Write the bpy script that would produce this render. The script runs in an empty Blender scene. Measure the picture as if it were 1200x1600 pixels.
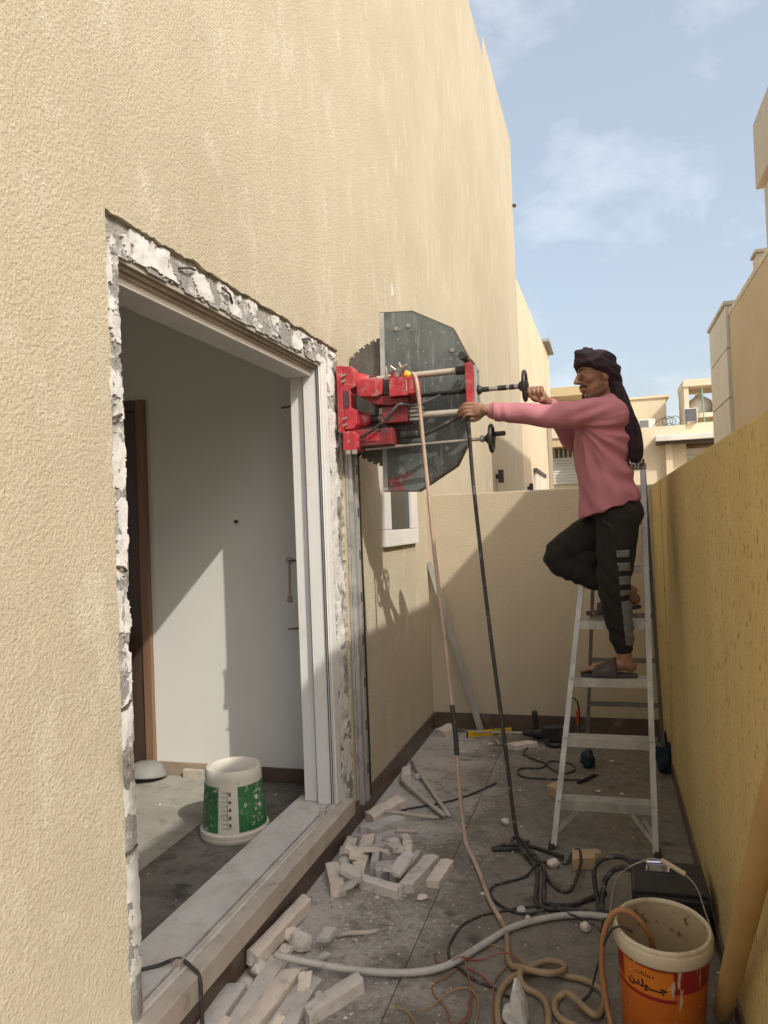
import bpy, bmesh, math, random
import numpy as np
from mathutils import Vector, Matrix, noise as mnoise
from mathutils.geometry import tessellate_polygon

SC = bpy.context.scene
COL = SC.collection
PI = math.pi

# ------------------------------------------------------------------ camera
CAM_H, YAW, PITCH, ROLL, FPX = 1.62, 0.2842, 0.0167, -0.0383, 1175.2
fw = Vector((-math.sin(YAW) * math.cos(PITCH), math.cos(YAW) * math.cos(PITCH), math.sin(PITCH)))
r0 = Vector((math.cos(YAW), math.sin(YAW), 0)); u0 = r0.cross(fw)
rt = r0 * math.cos(ROLL) + u0 * math.sin(ROLL); up = u0 * math.cos(ROLL) - r0 * math.sin(ROLL)
cam_d = bpy.data.cameras.new('camera'); cam = bpy.data.objects.new('camera', cam_d); COL.objects.link(cam)
cam.matrix_world = Matrix(((rt.x, up.x, -fw.x, 0), (rt.y, up.y, -fw.y, 0), (rt.z, up.z, -fw.z, CAM_H), (0, 0, 0, 1)))
cam_d.sensor_fit = 'HORIZONTAL'; cam_d.sensor_width = 36; cam_d.lens = 36 * FPX / 1200
cam_d.clip_start = 0.03; cam_d.clip_end = 2000
SC.camera = cam

# ------------------------------------------------------------------ sun, sky, exposure
SUN = Vector((1.0, -0.73, 1.06)).normalized()            # towards the sun
EL = math.asin(SUN.z); AZ = math.atan2(SUN.x, SUN.y)
sun_d = bpy.data.lights.new('sun', 'SUN'); sun = bpy.data.objects.new('sun', sun_d); COL.objects.link(sun)
sun_d.energy = 2.1; sun_d.angle = math.radians(0.6); sun_d.color = (1.0, 0.945, 0.85)
sun.rotation_euler = SUN.to_track_quat('Z', 'Y').to_euler(); sun.location = (20, -15, 25)
W = bpy.data.worlds.new('World'); SC.world = W; W.use_nodes = True
wn = W.node_tree; wn.nodes.clear()
def N(t, ty, **kw):
    n = t.nodes.new(ty)
    for k, v in kw.items(): setattr(n, k, v)
    return n
def inp(n, **kw):
    for k, v in kw.items(): n.inputs[k.replace('_', ' ')].default_value = v
out = N(wn, 'ShaderNodeOutputWorld'); bg = N(wn, 'ShaderNodeBackground')
sky = N(wn, 'ShaderNodeTexSky'); sky.sky_type = 'NISHITA'; sky.sun_disc = False
sky.sun_elevation = EL; sky.sun_rotation = AZ; sky.altitude = 20; sky.air_density = 1.0; sky.dust_density = 5.0; sky.ozone_density = 1.6
tc = N(wn, 'ShaderNodeTexCoord'); mp = N(wn, 'ShaderNodeMapping'); mp.inputs['Scale'].default_value = (1.0, 1.0, 1.6); mp.inputs['Location'].default_value = (5.2, 7.7, 3.34)
nz = N(wn, 'ShaderNodeTexNoise'); inp(nz, Scale=4.6, Detail=7.0, Roughness=0.6, Distortion=0.25)
rp = N(wn, 'ShaderNodeValToRGB'); rp.color_ramp.elements[0].position = 0.53; rp.color_ramp.elements[1].position = 0.86
mx = N(wn, 'ShaderNodeMixRGB'); mx.inputs[2].default_value = (6.2, 6.3, 6.3, 1)
ml = N(wn, 'ShaderNodeMath', operation='MULTIPLY'); ml.inputs[1].default_value = 0.42
hz = N(wn, 'ShaderNodeMixRGB'); hz.inputs[0].default_value = 0.34; hz.inputs[2].default_value = (4.0, 4.15, 3.85, 1)
L = wn.links.new
L(tc.outputs['Generated'], mp.inputs[0]); L(mp.outputs[0], nz.inputs[0]); L(nz.outputs[0], rp.inputs[0])
L(rp.outputs[0], ml.inputs[0]); L(ml.outputs[0], mx.inputs[0]); L(sky.outputs[0], hz.inputs[1]); L(hz.outputs[0], mx.inputs[1])
L(mx.outputs[0], bg.inputs[0]); bg.inputs[1].default_value = 0.15; L(bg.outputs[0], out.inputs[0])
SC.view_settings.view_transform = 'Standard'; SC.view_settings.look = 'None'
SC.view_settings.exposure = 0.68; SC.view_settings.gamma = 1.0; SC.view_settings.use_curve_mapping = False
try:
    SC.cycles.max_bounces = 8; SC.cycles.diffuse_bounces = 5
except Exception: pass

# ------------------------------------------------------------------ helpers
MATS = {}
def new_mat(name):
    m = bpy.data.materials.new(name); m.use_nodes = True
    t = m.node_tree; b = t.nodes['Principled BSDF']; return m, t, b
def ramp(t, src, p0, p1, c0=(0, 0, 0, 1), c1=(1, 1, 1, 1)):
    r = N(t, 'ShaderNodeValToRGB'); e = r.color_ramp.elements
    e[0].position = p0; e[1].position = p1; e[0].color = c0; e[1].color = c1
    t.links.new(src, r.inputs[0]); return r.outputs[0]
def mixc(t, fac, a, b, mode='MIX'):
    n = N(t, 'ShaderNodeMixRGB', blend_type=mode)
    for i, v in enumerate((fac, a, b)):
        if hasattr(v, 'is_linked') or hasattr(v, 'links'): t.links.new(v, n.inputs[i])
        elif isinstance(v, (int, float)): n.inputs[i].default_value = v
        else: n.inputs[i].default_value = (*v[:3], 1)
    return n.outputs[0]
def coords(t, scale=(1, 1, 1), world=False, rot=(0, 0, 0)):
    mp = N(t, 'ShaderNodeMapping'); mp.inputs['Scale'].default_value = scale; mp.inputs['Rotation'].default_value = rot
    if world: g = N(t, 'ShaderNodeNewGeometry'); t.links.new(g.outputs['Position'], mp.inputs[0])
    else: g = N(t, 'ShaderNodeTexCoord'); t.links.new(g.outputs['Object'], mp.inputs[0])
    return mp.outputs[0]
def noi(t, vec, scale, detail=4, rough=0.6, dist=0.0):
    n = N(t, 'ShaderNodeTexNoise'); inp(n, Scale=scale, Detail=detail, Roughness=rough, Distortion=dist)
    t.links.new(vec, n.inputs[0]); return n.outputs[0]
def bump(t, b, h, strength, dist=0.01):
    n = N(t, 'ShaderNodeBump'); inp(n, Strength=strength, Distance=dist)
    t.links.new(h, n.inputs['Height']); t.links.new(n.outputs[0], b.inputs['Normal'])
def M(name, col, rough=0.8, metal=0.0, col2=None, vs=5.0, lo=0.38, hi=0.68, bmp=0.0, bs=80.0, bd=0.004,
      dirt=None, ds=14.0, dlo=0.55, dhi=0.7, world=False, spec=0.5, stretch=(1, 1, 1)):
    """general worn surface: base colour broken up by noise, a second dirt colour, a fine relief"""
    if name in MATS: return MATS[name]
    m, t, b = new_mat(name); v = coords(t, stretch, world)
    c2 = col2 or tuple(x * 0.78 for x in col)
    o = mixc(t, ramp(t, noi(t, v, vs), lo, hi), col, c2)
    if dirt: o = mixc(t, ramp(t, noi(t, v, ds, 6, 0.7), dlo, dhi), o, dirt)
    t.links.new(o, b.inputs['Base Color'])
    b.inputs['Roughness'].default_value = rough; b.inputs['Metallic'].default_value = metal
    b.inputs['Specular IOR Level'].default_value = spec
    if bmp: bump(t, b, noi(t, v, bs, 4, 0.65), bmp, bd)
    MATS[name] = m; return m
def stucco(name, col, col2, grain=75.0, strength=0.8, dist=0.006, speck=None, streak=0.5, pale=None):
    if name in MATS: return MATS[name]
    m, t, b = new_mat(name)
    v = coords(t, world=True); vs = coords(t, (2.2, 2.2, 0.28), True)
    s = ramp(t, noi(t, vs, 2.2, 6, 0.62), *((0.40, 0.62) if streak > .6 else (0.22, 0.84)))
    o = mixc(t, s, col, col2)
    o = mixc(t, ramp(t, noi(t, v, 0.9, 5), 0.4, 0.75), o, tuple(x * 0.9 for x in col2))
    if pale: o = mixc(t, ramp(t, noi(t, coords(t, (1, 1, .45), True), 6.0, 7, 0.72), 0.54, 0.76), o, pale)
    g1 = noi(t, v, grain, 5, 0.62, 0.15); g2 = noi(t, v, grain * 0.3, 3, 0.6)
    h = mixc(t, 0.3, ramp(t, g1, 0.34, 0.66), g2)
    o = mixc(t, ramp(t, g1, 0.30, 0.52), tuple(x * 0.86 for x in col2), o)
    if speck: o = mixc(t, ramp(t, noi(t, coords(t, (1, 1, 0.45), True), 55, 2), 0.605, 0.66), o, speck)
    t.links.new(o, b.inputs['Base Color']); b.inputs['Roughness'].default_value = 0.92
    b.inputs['Specular IOR Level'].default_value = 0.2
    bump(t, b, h, strength, dist); MATS[name] = m; return m

def tag(o, label=None, cat=None, group=None, kind=None):
    for k, v in (('label', label), ('category', cat), ('group', group), ('kind', kind)):
        if v: o[k] = v
    return o
def thing(name, loc, label, cat, group=None):
    o = bpy.data.objects.new(name, None); COL.objects.link(o); o.location = loc; o.empty_display_size = 0.1
    return tag(o, label, cat, group)
def root_loc(p):
    v = Vector((0, 0, 0))
    while p is not None: v += p.location; p = p.parent
    return v
class MB:
    """collects geometry in world coordinates; build() links it as ONE mesh object"""
    def __init__(s): s.v = []; s.f = []
    def add(s, vs, fs):
        k = len(s.v); s.v += [tuple(x) for x in vs]; s.f += [tuple(i + k for i in f) for f in fs]; return s
    def box(s, lo, hi, M4=None):
        (a, b, c), (d, e, f) = lo, hi
        vs = [(a, b, c), (d, b, c), (d, e, c), (a, e, c), (a, b, f), (d, b, f), (d, e, f), (a, e, f)]
        if M4 is not None: vs = [M4 @ Vector(p) for p in vs]
        return s.add(vs, [(0, 3, 2, 1), (4, 5, 6, 7), (0, 1, 5, 4), (1, 2, 6, 5), (2, 3, 7, 6), (3, 0, 4, 7)])
    def bar(s, p, q, w, h, upv=(0, 0, 1)):
        """rectangular bar from p to q, w across, h along upv"""
        p, q = Vector(p), Vector(q); d = (q - p).normalized(); sx = d.cross(Vector(upv)).normalized(); sz = sx.cross(d)
        vs = []
        for o in (p, q):
            for a, b in ((-1, -1), (1, -1), (1, 1), (-1, 1)): vs.append(o + sx * (a * w / 2) + sz * (b * h / 2))
        return s.add(vs, [(0, 1, 2, 3), (7, 6, 5, 4), (0, 4, 5, 1), (1, 5, 6, 2), (2, 6, 7, 3), (3, 7, 4, 0)])
    def tube(s, pts, r, n=8, cap=True):
        pts = [Vector(p) for p in pts]; R = r if isinstance(r, (list, tuple)) else [r] * len(pts)
        m = len(pts); k = len(s.v)
        t0 = (pts[1] - pts[0]).normalized(); u = t0.orthogonal().normalized()
        for i, p in enumerate(pts):
            t = (pts[min(i + 1, m - 1)] - pts[max(i - 1, 0)])
            t = t.normalized() if t.length > 1e-9 else t0
            u = (u - t * u.dot(t)); u = u.normalized() if u.length > 1e-6 else t.orthogonal().normalized()
            w = t.cross(u)
            for j in range(n):
                a = 2 * PI * j / n; s.v.append(tuple(p + (u * math.cos(a) + w * math.sin(a)) * R[i]))
        for i in range(m - 1):
            for j in range(n):
                a = k + i * n + j; b = k + i * n + (j + 1) % n; s.f.append((a, b, b + n, a + n))
        if cap: s.f.append(tuple(k + j for j in range(n))[::-1]); s.f.append(tuple(k + (m - 1) * n + j for j in range(n)))
        return s
    def cyl(s, p, q, r, n=16, r2=None): return s.tube([p, q], [r, r if r2 is None else r2], n)
    def lathe(s, c, prof, n=32, axis='z', M4=None, close=False):
        """prof: (radius, height) pairs"""
        k = len(s.v); m = len(prof)
        for r, h in prof:
            for j in range(n):
                a = 2 * PI * j / n; x, y = r * math.cos(a), r * math.sin(a)
                p = {'z': (x, y, h), 'x': (h, x, y), 'y': (x, h, y)}[axis]
                p = Vector(p)
                if M4 is not None: p = M4 @ p
                s.v.append(tuple(p + Vector(c)))
        for i in range(m - 1):
            for j in range(n):
                a = k + i * n + j; b = k + i * n + (j + 1) % n; s.f.append((a, b, b + n, a + n))
        if close:
            s.f.append(tuple(k + j for j in range(n))[::-1]); s.f.append(tuple(k + (m - 1) * n + j for j in range(n)))
        return s
    def prism(s, poly, axis, a, b):
        """poly of 2-D points in the other two axes (order x,y,z), extruded along axis from a to b"""
        def P(u, w, h): return {'x': (h, u, w), 'y': (u, h, w), 'z': (u, w, h)}[axis]
        n = len(poly); vs = [P(u, w, a) for u, w in poly] + [P(u, w, b) for u, w in poly]
        fs = [tuple(range(n))[::-1], tuple(range(n, 2 * n))] + [(i, (i + 1) % n, n + (i + 1) % n, n + i) for i in range(n)]
        return s.add(vs, fs)
    def build(s, name, mat, parent=None, smooth=False, bevel=0.0, seg=2, fix=True, label=None, autosmooth=None):
        off = root_loc(parent)
        me = bpy.data.meshes.new(name); me.from_pydata([tuple(Vector(p) - off) for p in s.v], [], s.f)
        if fix or bevel:
            bm = bmesh.new(); bm.from_mesh(me)
            bmesh.ops.recalc_face_normals(bm, faces=bm.faces)
            if bevel:
                es = [e for e in bm.edges if len(e.link_faces) == 2 and e.calc_face_angle(0) > 0.5]
                bmesh.ops.bevel(bm, geom=es, offset=bevel, segments=seg, affect='EDGES', profile=0.6, clamp_overlap=True)
            bm.to_mesh(me); bm.free()
        me.materials.append(mat)
        if smooth: me.polygons.foreach_set('use_smooth', [True] * len(me.polygons))
        if autosmooth is not None:
            me.polygons.foreach_set('use_smooth', [True] * len(me.polygons)); me.set_sharp_from_angle(angle=autosmooth)
        o = bpy.data.objects.new(name, me); COL.objects.link(o)
        if parent is not None: o.parent = parent
        if label: o['label'] = label
        return o
def struct(o): o['kind'] = 'structure'; return o
def crom(pts, n=6, closed=False):
    """Catmull-Rom through 3-D points"""
    P = [Vector(p) for p in pts]; res = []
    m = len(P)
    for i in range(m - 1):
        a, b, c, d = P[max(i - 1, 0)], P[i], P[i + 1], P[min(i + 2, m - 1)]
        for k in range(n):
            t = k / n
            res.append(0.5 * ((2 * b) + (c - a) * t + (2 * a - 5 * b + 4 * c - d) * t * t + (3 * b - a - 3 * c + d) * t ** 3))
    res.append(P[-1]); return res
RNG = random.Random(7)

# ------------------------------------------------------------------ materials
m_stL = stucco('cream_stucco', (0.585, 0.52, 0.395), (0.515, 0.45, 0.33), 105, 0.75, 0.005, pale=(0.68, 0.63, 0.515))
m_stB = stucco('tan_stucco', (0.62, 0.535, 0.40), (0.56, 0.475, 0.345), 120, 0.65, 0.006)
m_stR = stucco('ochre_stucco', (0.70, 0.555, 0.275), (0.62, 0.48, 0.22), 95, 0.55, 0.005, speck=(0.30, 0.20, 0.08), streak=.9)
m_stF = M('plain_render', (0.66, 0.56, 0.40), 0.9, col2=(0.62, 0.51, 0.35), vs=0.6, world=True)
m_stN = M('neighbour_render', (0.60, 0.50, 0.36), 0.9, col2=(0.54, 0.44, 0.31), vs=0.8, world=True, bmp=0.2, bs=40)
m_trim = M('pale_trim', (0.72, 0.66, 0.55), 0.8, vs=2, world=True)
m_conc = M('raw_concrete', (0.36, 0.35, 0.33), 0.95, col2=(0.22, 0.21, 0.20), vs=9, bmp=0.9, bs=60, bd=0.012, dirt=(0.55, 0.54, 0.52), ds=11, dlo=0.52, dhi=0.62)
m_plast = M('white_plaster', (0.66, 0.655, 0.63), 0.95, col2=(0.54, 0.53, 0.51), vs=14, bmp=0.35, bs=90, bd=0.004, dirt=(.40, .39, .37), ds=18, dlo=.56, dhi=.7)
m_skirt = M('brown_skirting', (0.115, 0.078, 0.055), 0.45, col2=(0.085, 0.058, 0.042), vs=5, dirt=(0.24, 0.21, 0.18), ds=6, dlo=0.56, dhi=0.8, bmp=0.05)
m_pvc = M('white_pvc', (0.74, 0.735, 0.71), 0.38, col2=(0.68, 0.67, 0.64), vs=3, dirt=(0.60, 0.57, 0.52), ds=5, dlo=0.58, dhi=0.8)
m_pvcd = M('dusty_pvc', (0.62, 0.60, 0.57), 0.55, col2=(0.52, 0.49, 0.455), vs=4, dirt=(0.42, 0.385, 0.34), ds=9, dlo=0.5, dhi=0.75, bmp=0.1, bs=200)
m_stone = M('pale_sill_stone', (0.50, 0.44, 0.375), 0.75, col2=(0.42, 0.365, 0.31), vs=6, dirt=(0.32, 0.28, 0.24), ds=12, bmp=0.2, bs=120)
m_seal = M('dark_seal', (0.05, 0.047, 0.043), 0.7)
m_room = M('white_emulsion', (0.70, 0.695, 0.655), 0.85, col2=(0.67, 0.665, 0.625), vs=2)
m_iron = M('rusty_rod', (0.085, 0.06, 0.045), 0.75, col2=(0.05, 0.035, 0.03), vs=30)

def floor_mat():
    m, t, b = new_mat('dirty_paving'); v = coords(t, world=True)
    base = mixc(t, ramp(t, noi(t, v, 3.5, 7, 0.68), 0.35, 0.7), (0.165, 0.145, 0.118), (0.25, 0.225, 0.19))
    base = mixc(t, ramp(t, noi(t, v, 16, 6, 0.7), 0.5, 0.72), base, (0.105, 0.093, 0.075))
    # plaster dust lies thick along the house side, thin elsewhere
    sx = N(t, 'ShaderNodeSeparateXYZ'); t.links.new(v, sx.inputs[0])
    mr = N(t, 'ShaderNodeMapRange'); inp(mr, From_Min=-0.35, From_Max=-1.25, To_Min=-0.16, To_Max=0.22); t.links.new(sx.outputs[0], mr.inputs[0])
    a = N(t, 'ShaderNodeMath', operation='ADD'); t.links.new(noi(t, v, 4.5, 8, 0.72), a.inputs[0]); t.links.new(mr.outputs[0], a.inputs[1])
    a2 = N(t, 'ShaderNodeMath', operation='MULTIPLY_ADD'); t.links.new(noi(t, v, 38, 6, 0.75), a2.inputs[0]); a2.inputs[1].default_value = 0.55; t.links.new(a.outputs[0], a2.inputs[2])
    base = mixc(t, ramp(t, a2.outputs[0], 0.74, 1.0), base, (0.47, 0.44, 0.405))
    base = mixc(t, ramp(t, noi(t, v, 9.0, 8, 0.78), 0.56, 0.68), base, (0.095, 0.085, 0.068))
    # damp spots and splashes
    vo = N(t, 'ShaderNodeTexVoronoi'); inp(vo, Scale=5.5); vw = mixc(t, 0.18, v, N(t, 'ShaderNodeTexNoise').outputs[1])
    t.links.new(vw, vo.inputs[0])
    sp = ramp(t, vo.outputs['Distance'], 0.16, 0.26, (1, 1, 1, 1), (0, 0, 0, 1))
    gate = ramp(t, noi(t, v, 1.9, 3), 0.47, 0.55)
    mm = N(t, 'ShaderNodeMath', operation='MULTIPLY'); t.links.new(sp, mm.inputs[0]); t.links.new(gate, mm.inputs[1])
    base = mixc(t, mm.outputs[0], base, (0.062, 0.058, 0.044))
    # fine white crumbs
    base = mixc(t, ramp(t, noi(t, v, 95, 2, 0.5), 0.70, 0.74), base, (0.45, 0.43, 0.40))
    t.links.new(base, b.inputs['Base Color'])
    t.links.new(ramp(t, mm.outputs[0], 0, 1, (0.72, 0.72, 0.72, 1), (0.35, 0.35, 0.35, 1)), b.inputs['Roughness'])
    b.inputs['Specular IOR Level'].default_value = 0.35
    bump(t, b, noi(t, v, 70, 6, 0.7), 0.35, 0.006); return m
m_floor = floor_mat()
m_rfloor = M('dusty_shaded_room_floor', (0.17, 0.16, 0.14), 0.8, col2=(0.10, 0.094, 0.08), vs=6, dirt=(0.05, 0.047, 0.04), ds=7, dlo=0.5, dhi=0.66, bmp=0.3, bs=60, world=True)  # real dirt, plus darkening for the shade on the near floor
m_sand = M('sandy_ground', (0.40, 0.33, 0.24), 0.95, vs=0.5, world=True)

# ------------------------------------------------------------------ the setting
XL, XR, YB, ZT = -1.356, 0.3456, 5.833, 1.84
MB().box((-300, -300, -0.30), (300, 300, -0.06)).build('ground', m_sand); struct(bpy.data.objects['ground'])
struct(MB().box((XL, -8, -.05), (4.5, -1.52, -.004)).build('unseen_forecourt', M('pale_concrete', (.42, .39, .34), .9, vs=2, world=True)))  # unseen pale paving added behind the camera to bounce sunlight onto the walls
struct(MB().box((XR + .03, -1.51, -.05), (4.5, -.30, -.004)).build('unseen_forecourt', MATS['pale_concrete']))
floor = struct(MB().box((XL - .02, -1.5, -0.05), (XR + .02, YB + .02, -0.006)).build('paving', M('mortar', (0.05, 0.046, 0.04), 0.95)))
for (x0, x1) in ((-1.375, -0.765), (-0.765, 0.36)):
    y = -1.4 if x0 < -1 else -1.1
    while y < YB:
        y1 = min(y + 1.2, YB + .01)
        g = 0.0018; h_ = 0.0004
        MB().box((x0 + g, y + h_, -0.02), (x1 - g, y1 - h_, 0.0)).build('floor_tile', m_floor, floor, bevel=0.0003, seg=1)
        y += 1.2

# --- house with the broken-out opening
def jag(a, b, step, amp, seed, out):
    """ragged line from a to b (y,z), pushed along out"""
    a, b = Vector(a), Vector(b); n = max(2, int((b - a).length / step)); res = []
    for i in range(n):
        p = a.lerp(b, i / n)
        d = amp * (mnoise.noise((i * step * 9 + seed, seed, 0)) + 0.55 * mnoise.noise((i * step * 33 + seed, 3.1, seed)))
        res.append(p + Vector(out) * d + Vector((mnoise.noise((i * 3.3, seed, 1)), mnoise.noise((i * 2.3, seed, 7)))) * step * 0.35)
    return res
hole = (jag((1.868, 0.10), (1.868, 2.57), 0.014, 0.010, 2.0, (-1, 0)) + jag((1.868, 2.572), (3.86, 2.578), 0.014, 0.012, 5.0, (0, 1))
        + jag((3.865, 2.575), (3.865, 0.10), 0.014, 0.020, 9.0, (1, 0)))
house = thing('house', (XL, 3.0, 0), 'tall cream stucco house wall with a broken-edged door opening', 'house')
outer = [(-6, -0.06), (13.72, -0.06), (13.72, 8.50), (10.5, 8.42), (10.48, 8.10), (-6, 8.02)]
win = [(4.62, 1.52), (5.38, 1.52), (5.38, 2.20), (4.62, 2.20)]
def wall_sheet(loops, x, depth):
    mb = MB(); flat = [p for lp in loops for p in lp]
    tris = tessellate_polygon([[Vector((p[0], p[1], 0)) for p in lp] for lp in loops])
    mb.add([(x, p[0], p[1]) for p in flat], [tuple(t) for t in tris])
    for lp in loops:
        n = len(lp); mb.add([(x, p[0], p[1]) for p in lp] + [(x - depth, p[0], p[1]) for p in lp], [(i, (i + 1) % n, n + (i + 1) % n, n + i) for i in range(n)])
    return mb
wall_sheet([outer, hole, win], XL, 0.016).build('outer_wall', m_stL, house)
xc = XL - 0.0165
core = MB()
core.box((-1.557, -6, -0.06), (xc, 1.915, 8.0)); core.box((-1.557, 1.915, 2.503), (xc, 3.70, 8.0)); core.box((-1.557, 3.70, -0.06), (xc, 4.62, 8.0))
core.box((-1.557, 4.62, -0.06), (xc, 5.38, 1.52)); core.box((-1.557, 4.62, 2.2), (xc, 5.38, 8.0)); core.box((-1.557, 5.38, -0.06), (xc, 13.70, 8.0))
core.build('broken_core', m_conc, house)
MB().box((-9, -6, 7.7), (-1.63, 13.6, 7.9)).build('roof', m_conc, house)
MB().box((-9, 13.5, 0), (-1.63, 13.69, 7.95)).build('end_wall', m_stF, house)
# lumps of plaster and render still clinging round the opening
def lump(y, z, w, h, t, seed, x=None):
    r = random.Random(seed); n = 30; mb = MB(); x = xc if x is None else x
    ring = []
    for i in range(n):
        a = 2 * PI * i / n; k = 1 + .45 * mnoise.noise((math.cos(a) * 1.6 + seed, math.sin(a) * 1.6, 0)) + .35 * mnoise.noise((math.cos(a) * 5 + seed, math.sin(a) * 5, 4))
        q = max(abs(math.cos(a)), abs(math.sin(a))) ** -.6
        ring.append((y + math.cos(a) * q * w / 2 * k, z + math.sin(a) * q * h / 2 * k))
    th = [t * (.55 + .9 * abs(mnoise.noise((i * .7, seed, 2)))) for i in range(n)]
    vs = [(x - .002, p[0], p[1]) for p in ring] + [(x + th[i], y + (p[0] - y) * .93, z + (p[1] - z) * .95) for i, p in enumerate(ring)]
    vs += [(x + t * (.7 + .6 * mnoise.noise((i * .9, seed, 9))), y + (p[0] - y) * .45, z + (p[1] - z) * .55) for i, p in enumerate(ring)] + [(x + t * .8, y, z)]
    fs = [(k * n + i, k * n + (i + 1) % n, (k + 1) * n + (i + 1) % n, (k + 1) * n + i) for i in range(n) for k in (0, 1)] + [(2 * n + i, 2 * n + (i + 1) % n, 3 * n) for i in range(n)]
    return mb.add(vs, fs)
def crust(y0, y1, z0, z1, seed, thr, tmax, name, mat, cell=.0055, x=None, keep=None):
    """torn layer: a height field that exists only where the noise says so"""
    x = xc if x is None else x; ny = max(2, int((y1 - y0) / cell)); nz_ = max(2, int((z1 - z0) / cell)); mb = MB(); idx = {}
    def val(i, j):
        y, z = y0 + i * cell, z0 + j * cell
        n = mnoise.noise((y * 9 + seed, z * 9, 0)) + .5 * mnoise.noise((y * 24, z * 24 + seed, 3)) + .22 * mnoise.noise((y * 70, z * 70, seed))
        e = min(i, ny - i, j, nz_ - j) * cell
        return n + (keep(y, z) if keep else 0) - max(0, .012 - e) * 40
    def vert(i, j, top):
        k = (i, j, top)
        if k not in idx:
            y, z = y0 + i * cell, z0 + j * cell
            t = tmax * (.6 + .55 * mnoise.noise((y * 16, z * 16, seed + 5)) + .16 * mnoise.noise((y * 60, z * 60, seed)))
            w_ = .0022
            mb.v.append((x + (max(.0012, t) if top else -.001), y + w_ * mnoise.noise((i * 1.7, j * 2.1, seed)), z + w_ * mnoise.noise((j * 1.3, i * 1.9, seed + 2)))); idx[k] = len(mb.v) - 1
        return idx[k]
    on = {(i, j) for i in range(ny) for j in range(nz_) if val(i, j) > thr}
    left = set(on)                                          # every torn patch becomes a piece of its own
    while left:
        st = [left.pop()]; isl = set(st)
        while st:
            i, j = st.pop()
            for q in ((i + 1, j), (i - 1, j), (i, j + 1), (i, j - 1), (i + 1, j + 1), (i - 1, j - 1), (i + 1, j - 1), (i - 1, j + 1)):
                if q in left: left.discard(q); isl.add(q); st.append(q)
        if len(isl) < 10: continue
        idx.clear(); mb.v = []; mb.f = []
        for i, j in isl:
            mb.f.append((vert(i, j, 1), vert(i + 1, j, 1), vert(i + 1, j + 1, 1), vert(i, j + 1, 1)))
            for (di, dj, p, q) in ((-1, 0, (i, j + 1), (i, j)), (1, 0, (i + 1, j), (i + 1, j + 1)), (0, -1, (i, j), (i + 1, j)), (0, 1, (i + 1, j + 1), (i, j + 1))):
                if (i + di, j + dj) not in isl: mb.f.append((vert(*p, 0), vert(*q, 0), vert(*q, 1), vert(*p, 1)))
        mb.build(name, mat, house, fix=False, autosmooth=.9)
crust(1.862, 1.945, .19, 2.56, 1.0, .02, .010, 'jamb_plaster', m_plast)
crust(1.905, 1.948, .19, 2.50, 4.0, -.45, .005, 'jamb_render', m_conc)
crust(1.86, 3.74, 2.462, 2.575, 2.0, .06, .012, 'lintel_plaster', m_plast)
crust(1.90, 3.70, 2.458, 2.515, 7.0, -.5, .005, 'lintel_render', m_conc)
crust(3.70, 3.885, .16, 2.56, 3.0, .05, .012, 'far_jamb_plaster', m_plast, keep=lambda y, z: .5 - abs(y - 3.745) * 7)
crust(3.80, 3.90, .16, 2.50, 11.0, .12, .014, 'far_jamb_crumbs', m_conc)
for (y, z, dy, dz) in ((1.897, 1.965, .028, .012), (1.90, 0.70, .03, .004), (1.897, 1.52, .026, -.008), (2.33, 2.54, .05, .012), (2.62, 2.53, .04, -.02), (3.42, 2.54, .045, .01), (1.90, 1.12, .024, .01)):
    MB().tube([(xc + .006, y - dy, z - dz), (xc + .020, y, z + .004), (xc + .010, y + dy, z + dz)], .0045, 6).build('bent_tie_wire', m_iron, house)
lump(5.05, 3.255, .07, .10, .006, 77, XL - .004).build('plaster_splash', m_plast, house)
# skirting along the foot of the house
for (a, b) in ((1.2, 1.9), (1.9, 2.5), (2.5, 3.1), (3.1, 3.72)):
    MB().box((XL - .004, a + .0015, -0.01), (XL + .022, b - .0015, 0.112)).build('skirting_tile', m_skirt, house, bevel=.0015, seg=1)
for (a, b) in ((3.72, 4.32), (4.32, 4.92), (4.92, 5.52), (5.52, 5.826)):
    MB().box((XL - .004, a + .0015, -0.01), (XL + .014, b - .0015, 0.125)).build('skirting_tile', m_skirt, house, bevel=.0015, seg=1)
MB().cyl((XL, 13.69, 7.30), (XL + .06, 13.69, 7.29), .03, 10).build('rain_spout', m_iron, house)
# lower wing behind, same line of wall
wing = thing('house_wing', (XL, 17, 0), 'lower cream wing continuing the house wall beyond the yard', 'house')
MB().prism([(13.73, -.06), (20.4, -.06), (20.4, 6.22), (13.73, 6.0)], 'x', XL - 5, XL).build('wing_wall', m_stF, wing)
MB().box((XL - 3, 20.41, -.06), (XL + .02, 22.0, 6.30)).build('end_pier', m_stF, wing)
MB().box((XL - 3, 20.3, 6.305), (XL + .16, 22.1, 6.38)).build('coping', M('grey_coping', (.35, .34, .32), .8), wing)
for y in (9.70, 12.2):
    MB().box((XL - .002, y, 1.9), (XL + .0015, y + .010, 4.4 if y > 10 else 3.8)).build('wall_joint', M('joint_grey', (.42, .36, .27), .9), wing)
for y, z, lb in ((10.0, 2.20, 'black box lamp on the lit house wall above the yard wall, nearer one'), (14.3, 2.20, 'black box lamp on the wing wall beside the white gate, farther one')):
    t = thing('wall_lamp', (XL, y, z), lb, 'wall lamp', 'wall lamps')
    mk = M('black_lamp', (.02, .02, .02), .5)
    MB().box((XL, y - .03, z - .03), (XL + .035, y + .03, z + .03)).build('bracket', mk, t, bevel=.004)
    MB().box((XL + .036, y - .04, z - .085), (XL + .105, y + .04, z + .085)).build('lamp_housing', mk, t, bevel=.006)
gt = thing('white_gate', (XL + .03, 17, 1.5), 'small white gate with dark top rail beyond the yard wall', 'gate')
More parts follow.
